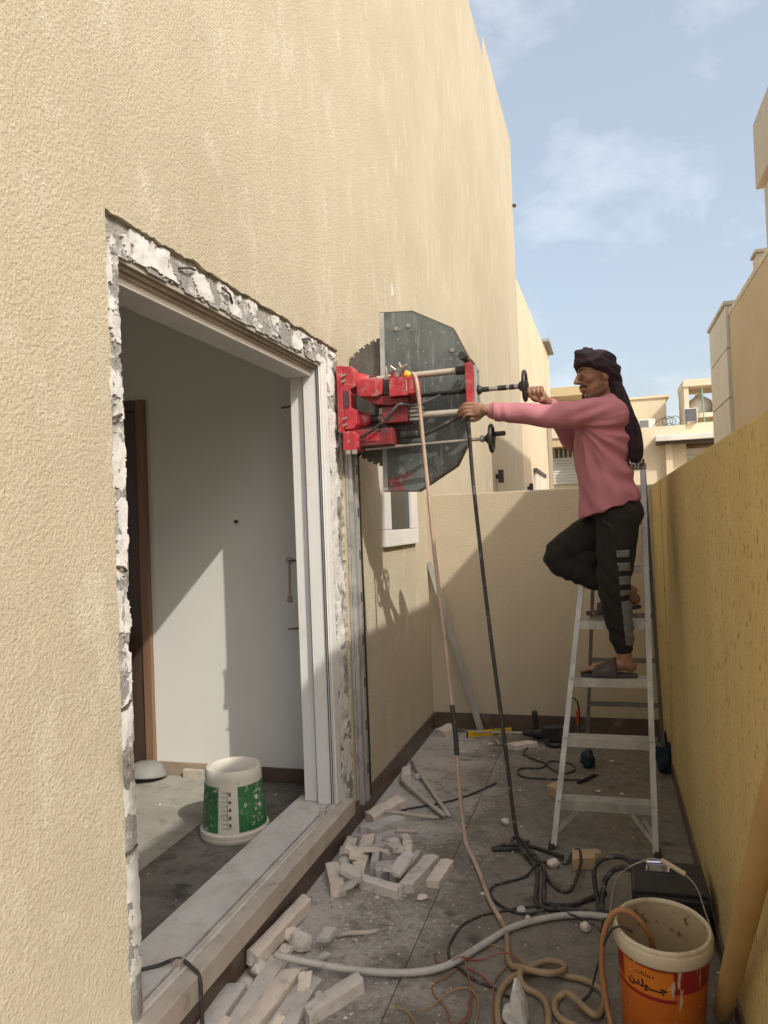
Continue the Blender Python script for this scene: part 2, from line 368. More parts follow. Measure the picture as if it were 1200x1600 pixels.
MB().box((XL + .01, 15.75, 1.2), (XL + .05, 18.3, 2.58)).build('gate_panel', m_trim, gt)
MB().box((XL + .005, 15.7, 2.582), (XL + .08, 18.35, 2.66)).build('top_rail', M('gate_dark', (.06, .06, .06), .6), gt)
for y in (15.9, 16.6, 17.3, 18.0): MB().box((XL + .052, y, 1.2), (XL + .062, y + .06, 2.57)).build('upright', m_pvc, gt)

# --- small window by the yard corner
w = thing('window', (XL, 5.0, 1.48), 'small white-framed window low on the house wall under the saw guard', 'window')
for lo, hi in (((4.57, 1.585), (4.70, 2.14)), ((5.25, 1.585), (5.42, 2.14)), ((4.57, 2.142), (5.42, 2.26)), ((4.57, 1.475), (5.42, 1.583))):
    MB().box((XL - .05, lo[0], lo[1]), (XL + .034, hi[0], hi[1])).build('frame_bar', m_pvc, w, bevel=.006)
MB().box((XL + .004, 4.702, 1.587), (XL + .012, 5.248, 2.14)).build('pane', M('dark_glass', (.04, .045, .046), .22, spec=.12), w)
MB().box((XL + .0125, 4.703, 1.95), (XL + .024, 5.247, 1.975)).build('glazing_bar', m_seal, w)

# --- sliding door frame in the opening
fr = thing('door_frame', (-1.46, 2.8, 0.2), 'white sliding door frame set in the broken opening', 'door frame')
def jambset(y0, y1, yi0, yi1, nm):
    j = MB().box((-1.470, y0, .2005), (-1.378, y1, 2.46)).build('jamb', m_pvc, fr, bevel=.003)
    MB().box((-1.555, yi0, .2005), (-1.486, yi1, 2.46)).build('inner_jamb', m_pvc, fr, bevel=.003)
    MB().box((-1.486, yi0 + .012, .2005), (-1.470, yi1, 2.46)).build('seal_strip', m_pvcd, fr)
    return j
jambset(3.620, 3.694, 3.652, 3.698, 'far')
j2 = jambset(1.918, 1.945, 1.918, 1.938, 'near')
for x in (-1.384, -1.395): MB().box((x, 3.614, .205), (x + .003, 3.6195, 2.45)).build('edge_groove', m_seal, fr)
MB().box((-1.376, 3.630, .2), (-1.366, 3.70, 2.50)).build('edge_trim', m_pvc, fr, bevel=.002)
hd = MB().box((-1.555, 1.946, 2.40), (-1.420, 3.612, 2.455)).build('head', m_pvc, fr, bevel=.003)
m_bronze = M('dusty_track', (.42, .385, .34), .5, col2=(.34, .30, .26))
for i, (a, b, zz) in enumerate(((-1.419, -1.408, 2.425), (-1.404, -1.393, 2.437), (-1.389, -1.377, 2.449))):
    MB().box((a, 1.946, zz), (b, 3.612, 2.500)).build('head_rail', m_bronze, hd, bevel=.001)
MB().box((-1.555, 1.93, 2.456), (-1.42, 3.69, 2.50)).build('head_backing', m_pvcd, fr)
si = MB().box((-1.610, 1.905, .10), (-1.372, 3.735, .1985)).build('sill', m_pvcd, fr, bevel=.003)
for x, h in ((-1.408, .012), (-1.396, .007), (-1.385, .014)):
    MB().box((x, 1.93, .199), (x + .0045, 3.61, .199 + h)).build('sill_rail', m_pvcd, si)
MB().box((-1.4035, 1.93, .1987), (-1.3965, 3.61, .2003)).build('rail_groove', m_seal, si)
MB().box((-1.3915, 1.93, .1987), (-1.3855, 3.61, .2003)).build('rail_groove', m_seal, si)
MB().box((-1.3715, 1.895, .114), (-1.312, 3.745, .1945)).build('stone_lip', m_stone, fr, bevel=.004)
for y in (2.16, 3.47):
    MB().box((-1.406, y, .2), (-1.378, y + .04, .226)).build('roller_block', m_stone, si, bevel=.003)
for z, ln in ((2.27, .07), (1.45, .07), (1.09, .075), (.235, .065)):
    MB().tube([(-1.555, 3.70, z), (-1.56 - ln, 3.70, z - .006)], .0055, 7).build('fixing_rod', m_iron, fr)
t = thing('hanging_wrench', (-1.605, 3.69, 1.24), 'small rusty wrench hanging from a fixing rod in the doorway', 'wrench')
MB().bar((-1.607, 3.685, 1.44), (-1.613, 3.685, 1.255), .013, .007, (0, 1, 0)).build('shank', m_iron, t, bevel=.001)
MB().tube([(-1.607 + .016 * math.cos(a), 3.685, 1.448 + .016 * math.sin(a)) for a in np.linspace(0, 2 * PI, 13)], .005, 6).build('ring_end', m_iron, t)
MB().prism([(-1.625, 1.262), (-1.600, 1.262), (-1.598, 1.235), (-1.607, 1.225), (-1.611, 1.242), (-1.616, 1.224), (-1.628, 1.234)], 'y', 3.681, 3.689).build('jaw', m_iron, t)

# --- the room behind the opening
ZF = 0.10
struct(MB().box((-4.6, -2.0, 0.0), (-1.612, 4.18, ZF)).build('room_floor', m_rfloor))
fs = MB().box((-4.5, 1.2, ZF + .0003), (-2.075, 4.15, ZF + .006)).build('sunlit_floor_sheet', M('dusty_sunlit_sheet', (.33, .315, .275), .8, col2=(.26, .25, .21), vs=4, dirt=(.19, .18, .15), ds=9, dlo=.52, dhi=.7, bmp=.25, bs=60, world=True), bevel=.0015, seg=1)  # added sheet; its paler colour and edge carry the sunlit part of the floor
tag(fs, 'grey sheet added on the far room floor, coloured paler for the sunlight there', 'floor sheet')
rw = struct(MB().box((-4.6, 4.17, 0), (-1.5585, 4.30, 3.2)).build('room_wall', m_room))
sw = MB().box((-4.75, -2.0, 0), (-4.6, 4.3, .9)); sw.box((-4.75, -2.0, 2.6), (-4.6, 4.3, 3.06)); sw.box((-4.75, -2.0, .9), (-4.6, -.8, 2.6)); sw.box((-4.75, 2.6, .9), (-4.6, 4.3, 2.6))
struct(sw.build('room_side_wall', m_room))   # unseen wall; window opening added to let sky light into the room
struct(MB().box((-4.75, -2.15, 0), (-1.5585, -2.0, 3.2)).build('room_near_wall', m_room))
struct(MB().box((-4.75, -2.15, 3.064), (-1.5585, 4.3, 3.25)).build('room_ceiling', m_room))
for a, b in ((-2.76, -2.16), (-2.16, -1.63)):
    MB().box((a + .001, 4.155, ZF), (b - .001, 4.1695, ZF + .085)).build('skirting_tile', m_skirt if b > -2 else M('light_skirting', (.33, .26, .19), .6), rw, bevel=.001, seg=1)
MB().cyl((-2.159, 4.150, 1.673), (-2.159, 4.1715, 1.673), .010, 10).build('plug_hole', m_seal, rw)
m_wood = M('brown_door', (.085, .055, .042), .5, col2=(.06, .04, .03), vs=3, stretch=(8, 8, .6))
m_woodl = M('door_edge_wood', (.24, .14, .085), .55, col2=(.19, .105, .065), vs=3, stretch=(8, 8, .6))
d = thing('interior_door', (-3.1, 4.14, ZF), 'dark brown wooden door at the left end of the room wall', 'door')
MB().box((-2.83, 4.135, ZF), (-2.772, 4.169, 2.47)).build('casing', m_woodl, d, bevel=.003)
MB().box((-3.75, 4.135, 2.40), (-2.832, 4.169, 2.47)).build('casing', m_wood, d, bevel=.003)
MB().box((-3.74, 4.145, ZF + .01), (-2.833, 4.168, 2.398)).build('leaf', m_wood, d, bevel=.003)
for z0, z1 in ((.3, 1.1), (1.25, 2.25)): MB().box((-3.6, 4.138, z0), (-2.95, 4.1445, z1)).build('leaf_panel', m_wood, d, bevel=.003)
m_card = M('cardboard', (.42, .28, .155), .9, col2=(.36, .235, .13), vs=6, bmp=.1)
cb = MB(); cy = [4.07, 4.05, 4.075, 4.055, 4.08]
c = thing('cardboard_sheet', (-2.95, 4.0, ZF), 'torn brown cardboard sheet leaning by the interior door', 'cardboard')
rr = random.Random(4); edge = [(-2.86 - .035 * (i % 2) * rr.random() - .03 * (i / 14), ZF + .01 + i * .062) for i in range(15)]
cb.prism([(-3.25, ZF + .01)] + edge + [(-3.05, ZF + .98), (-3.25, ZF + 1.1)], 'y', 4.05, 4.058).build('sheet', m_card, c)
MB().prism([(-3.2, ZF + .005), (-2.88, ZF + .005), (-2.90, ZF + .3), (-2.92, ZF + .62), (-3.2, ZF + .7)], 'y', 4.035, 4.041).build('flap', m_card, c)
dsh = thing('round_basin', (-2.78, 4.0, ZF), 'grey round basin turned over on the room floor by the door', 'basin')
Mt = Matrix.Rotation(math.radians(-9), 4, 'X')
MB().lathe((-2.78, 4.06, ZF + .028), [(.001, .085), (.05, .083), (.095, .062), (.122, .012), (.128, .0), (.124, -.004), (.116, .010), (.09, .056), (.05, .076), (.001, .078)], 36, M4=Mt).build('bowl', M('grey_plastic', (.24, .24, .225), .6), dsh, smooth=True)
tag(MB().box((-2.56, 4.115, ZF + .002), (-2.30, 4.150, ZF + .055)).build('tile_offcut', m_stone, bevel=.003), 'flat grey tile offcut lying against the room skirting', 'tile')
MB().box((-1.570, -2.0, ZF), (-1.5580, 1.90, 3.06)).build('room_lining', m_room, rw); MB().box((-1.570, 1.901, 2.51), (-1.5580, 3.72, 3.06)).build('room_lining', m_room, rw); MB().box((-1.570, 3.721, ZF), (-1.5580, 4.165, 3.06)).build('room_lining', m_room, rw)
# --- yard walls
bw = thing('yard_wall', (-.5, YB, 0), 'tan stucco wall closing the end of the yard', 'wall')
MB().box((XL - .2, YB, -.06), (XR + .25, YB + .2, ZT)).build('wall_body', m_stB, bw, bevel=.008)
xs = [XL + .016, -.80, -.20, XR - .002]
for a, b in zip(xs[:-1], xs[1:]): MB().box((a + .0015, YB - .013, -.01), (b - .0015, YB + .003, .125)).build('skirting_tile', m_skirt, bw, bevel=.0015, seg=1)
rwl = thing('boundary_wall', (XR, 3, 0), 'ochre stucco boundary wall running along the right side', 'wall')
MB().box((XR, .95, -.06), (XR + .2, YB - .003, ZT - .002)).build('wall_body', m_stR, rwl, bevel=.008)  # near end stops short out of view, letting sun reach the ground behind
MB().box((XR - .006, 4.98, .0), (XR + .004, YB - .016, ZT - .012)).build('pilaster', m_stR, rwl, bevel=.004)
y = .95
while y < 4.97:
    MB().box((XR - .012, y + .0015, -.01), (XR + .003, min(y + .6, 4.975) - .0015, .075)).build('skirting_tile', m_skirt, rwl, bevel=.0015, seg=1); y += .6

# --- neighbour on the right
nb = thing('neighbour_house', (1.6, 5, 0), 'beige neighbouring house beyond the boundary wall with white panelled end', 'house')
MB().box((1.6, -.26, -.06), (8, 10.2, 4.06)).build('wall_body', m_stN, nb, bevel=.01)
MB().box((1.595, -.3, 4.061), (8, 10.22, 4.12)).build('coping', m_trim, nb)
z = -.06
m_panel = M('white_panel', (.62, .60, .55), .5, col2=(.55, .52, .46), vs=1.5)
while z < 4.1:
    z1 = min(z + .62, 4.2); MB().box((1.56, 10.225, z + .006), (4, 11.7, z1 - .006)).build('cladding_panel', m_panel, nb, bevel=.004, seg=1); z += .62
MB().box((1.60, 10.23, -.05), (3.9, 11.68, 4.19)).build('cladding_core', m_stN, nb)
MB().box((1.54, 10.21, 4.201), (4, 11.75, 4.25)).build('panel_cap', m_trim, nb)
MB().box((2.6, 6.8, 4.13), (8, 12.3, 7.0)).build('upper_storey', m_stN, nb, bevel=.01)
tw = thing('stair_tower', (4.5, 17.5, 0), 'tall beige tower top with a projecting parapet at the right edge', 'tower')
MB().box((3.64, 16.6, 0), (7, 18.0, 8.66)).build('shaft', m_stN, tw)
MB().box((3.50, 16.5, 8.67), (7.1, 18.15, 10.1)).build('parapet', m_stN, tw, bevel=.01)
MB().box((1.62, 8.5, 4.121), (1.82, 8.72, 4.27)).build('roof_vent', m_trim, nb, bevel=.01)
MB().box((1.60, 8.47, 4.271), (1.84, 8.75, 4.30)).build('vent_cap', m_trim, nb)

# --- houses across the way
m_cream = M('far_cream', (.70, .61, .45), .9, col2=(.66, .56, .40), vs=.5, world=True)
m_ochre = M('far_ochre', (.60, .47, .27), .9, col2=(.54, .41, .23), vs=.6, world=True)
m_white = M('far_white', (.72, .70, .64), .7, vs=1)
fa = thing('far_house', (-1.2, 26, 0), 'cream far house with roof pergola and roller shutter, left of the worker', 'house')
MB().box((-3.2, 26.2, 0), (-.30, 32, 5.05)).build('wall_body', m_cream, fa)
MB().box((-3.2, 25.6, 3.98), (-.55, 26.19, 4.26)).build('balcony_slab', m_ochre, fa)
MB().box((-3.2, 25.55, 4.262), (-.50, 25.75, 4.95)).build('balcony_parapet', m_cream, fa)
for x in (-1.55, -.45): MB().box((x, 26.3, 5.052), (x + .14, 26.5, 5.75)).build('pergola_post', m_ochre, fa)
MB().box((-1.6, 26.2, 5.752), (.2, 28.5, 6.05)).build('pergola_roof', m_ochre, fa)
MB().box((-2.2, 26.14, 3.66), (-.7, 26.198, 3.96)).build('grille_window', M('dark_window', (.10, .085, .07), .3), fa)
for i in range(9): MB().box((-2.0 + i * .15, 26.10, 3.66), (-1.965 + i * .15, 26.138, 3.96)).build('grille_bar', m_cream, fa)
z = 2.75
while z < 3.60: MB().box((-2.2, 26.12, z + .004), (-.72, 26.197, z + .098)).build('shutter_slat', m_white, fa, bevel=.01, seg=1); z += .1
fb = thing('far_block', (.8, 27, 0), 'plain cream far building block behind the worker', 'house')
MB().box((-.295, 27.5, 0), (2.20, 34, 5.62)).build('wall_body', m_cream, fb)
MB().box((-.4, 27.44, 5.621), (2.32, 34, 5.70)).build('coping', m_cream, fb)
MB().box((-.25, 25.2, 0), (2.55, 27.49, 4.38)).build('front_wing', m_cream, fb)
ac = thing('ac_unit', (1.48, 26.0, 4.38), 'small white air conditioner on the far block roof', 'air conditioner')
MB().box((1.22, 26.0, 4.40), (1.72, 26.3, 4.74)).build('casing', m_white, ac, bevel=.02)
MB().box((1.26, 25.985, 4.44), (1.52, 25.999, 4.70)).build('fan_grille', M('grille_grey', (.20, .20, .19), .6), ac)
for x in (1.27, 1.63): MB().box((x, 26.02, 4.381), (x + .05, 26.28, 4.399)).build('foot', m_seal, ac)
cc = thing('cable_coil', (2.15, 25.6, 4.38), 'loose coil of cable hanging on the far roof edge', 'cable')
for i, (dx, dz, rr_) in enumerate(((0, 0, .16), (.10, -.02, .14), (.22, .0, .15), (.05, -.16, .10))):
    MB().tube([(2.06 + dx + rr_ * math.cos(a), 25.4, 4.55 + dz + rr_ * math.sin(a)) for a in np.linspace(0, 2 * PI, 25)], .010, 5).build('loop', m_seal, cc)
MB().tube(crom([(1.62, 25.6, 4.42), (1.75, 25.6, 4.58), (1.95, 25.5, 4.66), (2.1, 25.4, 4.62)]), .012, 5).build('lead', m_seal, cc)
fc = thing('far_villa', (3.3, 26, 0), 'far villa with a square roof frame over its water tank', 'house')
MB().box((2.56, 26.0, 0), (6.5, 32, 4.05)).build('wall_body', m_ochre, fc)
MB().box((2.48, 25.6, 4.052), (6.5, 26.5, 4.46)).build('roof_band', m_cream, fc)
for (x0, x1, y0, y1) in ((2.66, 2.80, 26.2, 28.0), (3.74, 3.86, 26.2, 28.0)): MB().box((x0, y0, 4.461), (x1, y1, 5.72)).build('frame_wall', m_cream, fc)
MB().box((2.64, 26.15, 5.721), (3.88, 28.05, 5.94)).build('frame_top', m_cream, fc)
MB().box((2.802, 26.2, 4.70), (3.738, 28.0, 4.84)).build('tank_shelf', m_cream, fc)
MB().cyl((3.22, 26.1, 4.47), (3.19, 26.1, 5.60), .022, 6).build('standpipe', M('green_pipe', (.16, .42, .30), .5), fc)
MB().box((1.62, 24.6, 3.86), (4.2, 26.6, 4.03)).build('canopy', m_white, fc, bevel=.02)
MB().box((1.66, 24.7, 3.78), (4.2, 26.5, 3.858)).build('canopy_soffit', m_iron, fc)
MB().box((1.93, 25.0, 0), (2.13, 25.19, 3.779)).build('canopy_post', m_cream, fc)
z = 2.5
while z < 3.55: MB().box((2.16, 25.6, z + .005), (3.6, 25.66, z + .115)).build('shutter_slat', m_white, fc, bevel=.01, seg=1); z += .12
MB().box((2.14, 25.58, 3.56), (3.6, 25.68, 3.66)).build('shutter_box', m_white, fc)
tk = thing('water_tank', (3.22, 27.1, 4.84), 'round white water tank inside the far roof frame', 'tank')
MB().lathe((3.22, 27.1, 4.845), [(.30, 0), (.40, .06), (.42, .28), (.36, .50), (.18, .62), (.12, .66)], 24, close=True).build('shell', m_white, tk, smooth=True)
MB().lathe((3.22, 27.1, 5.506), [(.13, 0), (.13, .05), (.05, .07)], 16, close=True).build('lid', m_white, tk)
a2 = thing('ac_unit', (2.78, 25.6, 4.46), 'grey-faced air conditioner standing beside the far roof frame', 'air conditioner')
MB().box((2.56, 25.45, 4.48), (2.95, 25.599, 4.92)).build('casing', m_white, a2, bevel=.015)
MB().box((2.585, 25.435, 4.505), (2.925, 25.449, 4.895)).build('fan_grille', M('grille_dark', (.12, .125, .13), .6), a2)
for x in (2.6, 2.86): MB().box((x, 25.46, 4.461), (x + .05, 25.59, 4.479)).build('foot', m_seal, a2)

# ------------------------------------------------------------------ wall saw on its track
m_red = M('saw_red', (.44, .032, .042), .5, col2=(.30, .024, .034), vs=14, dirt=(.40, .24, .21), ds=22, dlo=.52, dhi=.70, bmp=.2, bs=120)
m_redd = M('saw_dark_red', (.25, .020, .026), .55, col2=(.13, .014, .017), vs=14, dirt=(.10, .075, .07), ds=20, dlo=.48, dhi=.66)
m_blk = M('black_metal', (.020, .020, .021), .45, col2=(.035, .034, .033), vs=20, dirt=(.20, .19, .18), ds=50, dlo=.62, dhi=.7)
m_rub = M('black_rubber', (.026, .025, .024), .6, col2=(.045, .042, .038), vs=14, dirt=(.25, .225, .20), ds=26, dlo=.55, dhi=.7)
m_steel = M('dull_steel', (.45, .43, .39), .38, .75, col2=(.36, .33, .29), vs=18, dirt=(.40, .36, .30), ds=30, dlo=.5, dhi=.7)
m_rodm = M('dusty_rod', (.50, .455, .38), .5, .35, col2=(.42, .37, .30), vs=12, dirt=(.55, .50, .42), ds=20)
m_alu = M('track_aluminium', (.50, .49, .47), .45, .45, col2=(.30, .29, .28), vs=10, dirt=(.50, .49, .47), ds=16, dlo=.52, dhi=.68, bmp=.15, bs=90)
m_blade = M('blade_steel', (.13, .12, .105), .5, .5, col2=(.09, .083, .075), vs=6, dirt=(.19, .17, .145), ds=7, dlo=.45, dhi=.7)
def guard_mat():
    m, t, b = new_mat('scuffed_guard'); v = coords(t)
    o = mixc(t, ramp(t, noi(t, v, 5, 6, .65), .38, .68), (.085, .102, .100), (.17, .19, .182))
    o = mixc(t, ramp(t, noi(t, coords(t, (3, 3, .35)), 9, 6, .7), .54, .72), o, (.34, .345, .32))
    o = mixc(t, ramp(t, noi(t, v, 4.1, 5, .6, .5), .60, .70), o, (.26, .06, .065))
    o = mixc(t, ramp(t, noi(t, coords(t, (1, 1, 1), rot=(0, .7, 0)), 60, 3, .6), .66, .71), o, (.36, .36, .34))
    t.links.new(o, b.inputs['Base Color']); b.inputs['Roughness'].default_value = .42; b.inputs['Metallic'].default_value = .25
    bump(t, b, noi(t, v, 30, 4), .08, .004); return m
m_guard = guard_mat()

tr = thing('saw_track', (XL, 3.98, 0), 'grey toothed metal saw track bolted upright beside the door opening', 'saw track')
MB().box((XL + .002, 3.900, .10), (XL + .016, 4.060, 2.47)).build('base_rail', m_alu, tr, bevel=.002)
MB().box((XL + .017, 3.905, .10), (XL + .040, 3.925, 2.47)).build('flange', m_alu, tr, bevel=.002)
MB().box((XL + .017, 3.955, .10), (XL + .046, 3.998, 2.47)).build('spine', m_alu, tr, bevel=.003)
rk = MB(); z = .11
while z < 2.46: rk.box((XL + .0165, 4.030, z), (XL + .040, 4.052, z + .0075)); z += .0145
rk.box((XL + .0163, 4.0525, .10), (XL + .036, 4.0595, 2.47)); rk.build('rack', m_blk, tr)
z = .25
while z < 2.05:
    MB().box((XL + .0455, 3.966, z), (XL + .0475, 3.984, z + .055)).build('slot', m_seal, tr)
    MB().cyl((XL + .016, 3.94, z + .11), (XL + .026, 3.94, z + .11), .009, 6).build('bolt', m_steel, tr)
    z += .236

S = thing('wall_saw', (-1.0, 3.9, 2.05), 'red wall saw with scuffed dark blade guard clamped on the track', 'wall saw')
# bracket gripping the track: a C of red castings
br = MB().prism([(-1.312, 2.135), (-1.262, 2.135), (-1.240, 2.165), (-1.240, 2.235), (-1.272, 2.250), (-1.272, 2.345), (-1.240, 2.365), (-1.240, 2.43), (-1.262, 2.472), (-1.312, 2.476)], 'y', 3.80, 3.895).build('bracket', m_red, S, bevel=.006)
MB().box((-1.348, 3.80, 2.12), (-1.3125, 3.90, 2.48)).build('bracket_foot', m_red, S, bevel=.004)
MB().box((-1.303, 3.792, 2.255), (-1.280, 3.799, 2.34)).build('bracket_recess', m_seal, br)
for z in (2.165, 2.20, 2.40, 2.43): MB().cyl((-1.295, 3.80, z), (-1.310, 3.775, z - .012), .006, 6).build('bracket_bolt', m_steel, br)
for z in (2.405, 2.195):
    h = MB().lathe((0, 3.90, z), [(.046, -1.30), (.044, -1.235), (.034, -1.205), (.026, -1.190)], 18, 'x', close=True).build('rod_bearing', m_red, S, autosmooth=.6)
    MB().lathe((0, 3.90, z), [(.024, -1.191), (.024, -1.150)], 14, 'x', close=True).build('bearing_collar', m_blk, h)
MB().cyl((-1.19, 3.90, 2.408), (-.642, 3.90, 2.414), .0175, 16).build('upper_rod', m_rodm, S, autosmooth=.6)
MB().cyl((-1.19, 3.90, 2.196), (-.60, 3.90, 2.194), .0185, 16).build('lower_rod', m_rodm, S, autosmooth=.6)
MB().cyl((-.715, 3.90, 2.4135), (-.665, 3.90, 2.4140), .0235, 16).build('rod_sleeve', m_blk, S)
sp = MB(); x = -.96
while x < -.655: sp.lathe((0, 3.90, 2.302), [(.010, x), (.0145, x + .003), (.010, x + .006)], 10, 'x'); x += .006
sp.build('threaded_spindle', m_blk, S)
MB().cyl((-.620, 3.90, 2.303), (-.372, 3.90, 2.303), .0125, 14).build('crank_shaft', m_steel, S, autosmooth=.6)
for a, b in ((-.60, -.545), (-.50, -.455), (-.44, -.415)): MB().cyl((a, 3.90, 2.303), (b, 3.90, 2.303), .0138, 14).build('shaft_tape', m_blk, S, autosmooth=.6)
def handwheel(x, z, R, hx, hz, hl, nm):
    w = MB().tube([(x, 3.90 + R * math.cos(a), z + R * math.sin(a)) for a in np.linspace(0, 2 * PI, 33)], .011, 10, cap=False).build('handwheel', m_blk, S, smooth=True)
    MB().lathe((x, 3.90, z), [(.012, -.035), (.026, -.022), (.028, .012), (.014, .020)], 16, 'x', close=True).build('hub', m_blk, w, autosmooth=.6)
    for a in (.5, .5 + 2 * PI / 3, .5 + 4 * PI / 3):
        MB().bar((x, 3.90 + .02 * math.cos(a), z + .02 * math.sin(a)), (x, 3.90 + (R - .005) * math.cos(a), z + (R - .005) * math.sin(a)), .014, .016, (1, 0, 0)).build('spoke', m_blk, w)
    MB().lathe((0, 3.90 - .2 * R, hz), [(.008, x), (.009, x + .012), (.0125, x + .02), (.0125, x + hl - .006), (.008, x + hl)], 14, 'x', close=True).build('crank_handle', m_blk, w, autosmooth=.6)
handwheel(-.362, 2.303, .072, 0, 2.257, .085, 'upper')
handwheel(-.543, 2.046, .066, 0, 2.066, .075, 'lower')
# end plate
MB().prism([(-.662, 2.165), (-.628, 2.165), (-.622, 2.2), (-.622, 2.43), (-.63, 2.448), (-.662, 2.448)], 'y', 3.862, 3.945).build('end_plate', m_red, S, bevel=.004)
MB().box((-.6215, 3.88, 2.19), (-.606, 3.985, 2.43)).build('end_cover', m_alu, S, bevel=.003)
MB().lathe((0, 3.90, 2.303), [(.024, -.6055), (.026, -.596), (.018, -.585)], 14, 'x', close=True).build('spindle_boss', m_blk, S)
for z in (2.215, 2.41): MB().cyl((-.606, 3.93, z), (-.598, 3.93, z), .009, 6).build('cover_bolt', m_steel, S)
k = MB().tube([(-.640, 3.95, 2.447), (-.655, 3.86, 2.466), (-.665, 3.80, 2.470)], .020, 14).build('lift_grip', m_rub, S, autosmooth=.7)
# carriage bodies
MB().prism([(-1.228, 2.318), (-1.215, 2.300), (-1.115, 2.292), (-1.092, 2.305), (-1.088, 2.375), (-1.118, 2.398), (-1.212, 2.392), (-1.230, 2.365)], 'y', 3.775, 3.875).build('motor_cap', m_red, S, bevel=.008, seg=3)
MB().box((-1.091, 3.80, 2.30), (-1.050, 3.875, 2.385)).build('motor_neck', m_blk, S, bevel=.006)
gb = MB().box((-1.048, 3.765, 2.285), (-.945, 3.88, 2.381)).build('gear_box', m_red, S, bevel=.004)
MB().prism([(3.765, 2.292), (3.88, 2.262), (3.88, 2.372), (3.765, 2.377)], 'x', -.9445, -.902).build('gear_box_flank', m_red, S, bevel=.004)
MB().box((-.955, 3.761, 2.305), (-.950, 3.7645, 2.365)).build('name_strip', m_alu, gb)
MB().prism([(-1.20, 2.300), (-1.16, 2.262), (-1.06, 2.245), (-.96, 2.252), (-.955, 2.282), (-1.05, 2.2835), (-1.05, 2.298)], 'y', 3.80, 3.93).build('drive_housing', m_redd, S, bevel=.006)
MB().box((-1.105, 3.815, 2.155), (-.965, 3.94, 2.243)).build('slide_block', m_redd, S, bevel=.006)
MB().box((-1.125, 3.83, 2.205), (-1.106, 3.93, 2.24)).build('slide_shim', m_steel, S, bevel=.003)
for i in range(4): MB().box((-.962, 3.83 + .006 * i, 2.160 + i * .022), (-.90, 3.93, 2.176 + i * .022)).build('cooling_fin', m_steel, S, bevel=.002, seg=1)
lc = MB().box((-1.262, 3.79, 2.040), (-1.045, 3.93, 2.128)).build('lower_carriage', m_redd, S, bevel=.006)
MB().prism([(-1.312, 2.018), (-1.235, 2.018), (-1.225, 2.035), (-1.225, 2.1), (-1.2625, 2.124), (-1.312, 2.118)], 'y', 3.765, 3.90).build('carriage_lug', m_red, S, bevel=.006)
MB().box((-1.19, 3.786, 2.062), (-1.115, 3.7895, 2.108)).build('carriage_cover', m_red, lc, bevel=.002)
for x in (-1.285, -1.25): MB().cyl((x, 3.77, 2.02), (x, 3.77, 1.998), .016, 10).build('guide_roller', m_steel, S)
MB().cyl((-1.215, 3.855, 2.030), (-.575, 3.895, 2.0455), .009, 12).build('feed_rod', m_steel, S, autosmooth=.6)
MB().lathe((0, 3.895, 2.046), [(.016, -.602), (.018, -.596), (.018, -.585), (.012, -.575)], 10, 'x', close=True).build('feed_nut', m_steel, S)
MB().box((-1.02, 3.84, 2.075), (-.92, 3.92, 2.108)).build('cable_gland', m_blk, S, bevel=.01)
# fittings, taps and bolts on top
for i, (x, z, s_) in enumerate(((-1.04, 2.41, .02), (-1.015, 2.425, .016), (-.985, 2.42, .018), (-1.075, 2.41, .014), (-.995, 2.398, .02))):
    MB().lathe((x, 3.82 + .012 * (i % 3), z - .03), [(s_, 0), (s_, .02), (s_ * .55, .024), (s_ * .55, .045)], 6, close=True).build('fitting', m_steel if i % 2 else m_redd, S)
for a, b in (((-1.07, 3.82, 2.41), (-1.075, 3.82, 2.455)), ((-1.02, 3.81, 2.43), (-1.045, 3.80, 2.452)), ((-.985, 3.81, 2.44), (-.955, 3.80, 2.452)), ((-.99, 3.81, 2.44), (-1.0, 3.81, 2.468))):
    MB().tube([a, b], [.006, .004], 7).build('tap_lever', m_rodm, S)
vl = MB().lathe((-.945, 3.81, 2.392), [(.020, -.028), (.022, -.01), (.017, 0), (.020, .012), (.013, .022)], 12, 'x', M4=Matrix.Rotation(math.radians(28), 4, 'Y'), close=True).build('hose_valve', M('valve_yellow', (.78, .42, .02), .4), S, autosmooth=.6)
# blade and guard
bc = Vector((-1.085, 4.045, 2.306)); R = .372
bl = MB(); n = 60; ring = []
for i in range(n):
    a0 = 2 * PI * i / n; a1 = 2 * PI * (i + .72) / n; a2 = 2 * PI * (i + .999) / n
    ring += [(bc.x + R * math.cos(a0), bc.z + R * math.sin(a0)), (bc.x + R * math.cos(a1), bc.z + R * math.sin(a1)), (bc.x + (R - .012) * math.cos(a1), bc.z + (R - .012) * math.sin(a1)), (bc.x + (R - .012) * math.cos(a2), bc.z + (R - .012) * math.sin(a2))]
bl.prism(ring, 'y', 4.0425, 4.0475).build('blade', m_blade, S)
gp = [(-1.155, 2.800), (-.966, 2.788), (-.742, 2.668), (-.668, 2.508), (-.686, 2.048), (-.754, 1.926), (-.972, 1.797), (-1.170, 1.806)]
g = MB().prism(gp, 'y', 4.010, 4.018).build('blade_guard', m_guard, S, bevel=.0015, seg=1)
MB().prism([(-1.1545, 2.7985), (-1.128, 2.797), (-1.143, 1.8065), (-1.1695, 1.8075)], 'y', 4.0065, 4.0098).build('guard_edge_strip', m_alu, g)
m_rim = M('guard_rim', (.16, .12, .09), .6, .3, dirt=(.3, .27, .22))
rim = MB()
for a, b in zip(gp, gp[1:] + gp[:1]):
    if a == gp[-1]: continue
    rim.bar((a[0], 4.045, a[1]), (b[0], 4.045, b[1]), .070, .006, Vector((a[1] - b[1], 0, b[0] - a[0])))
rim.build('guard_rim', m_rim, g)
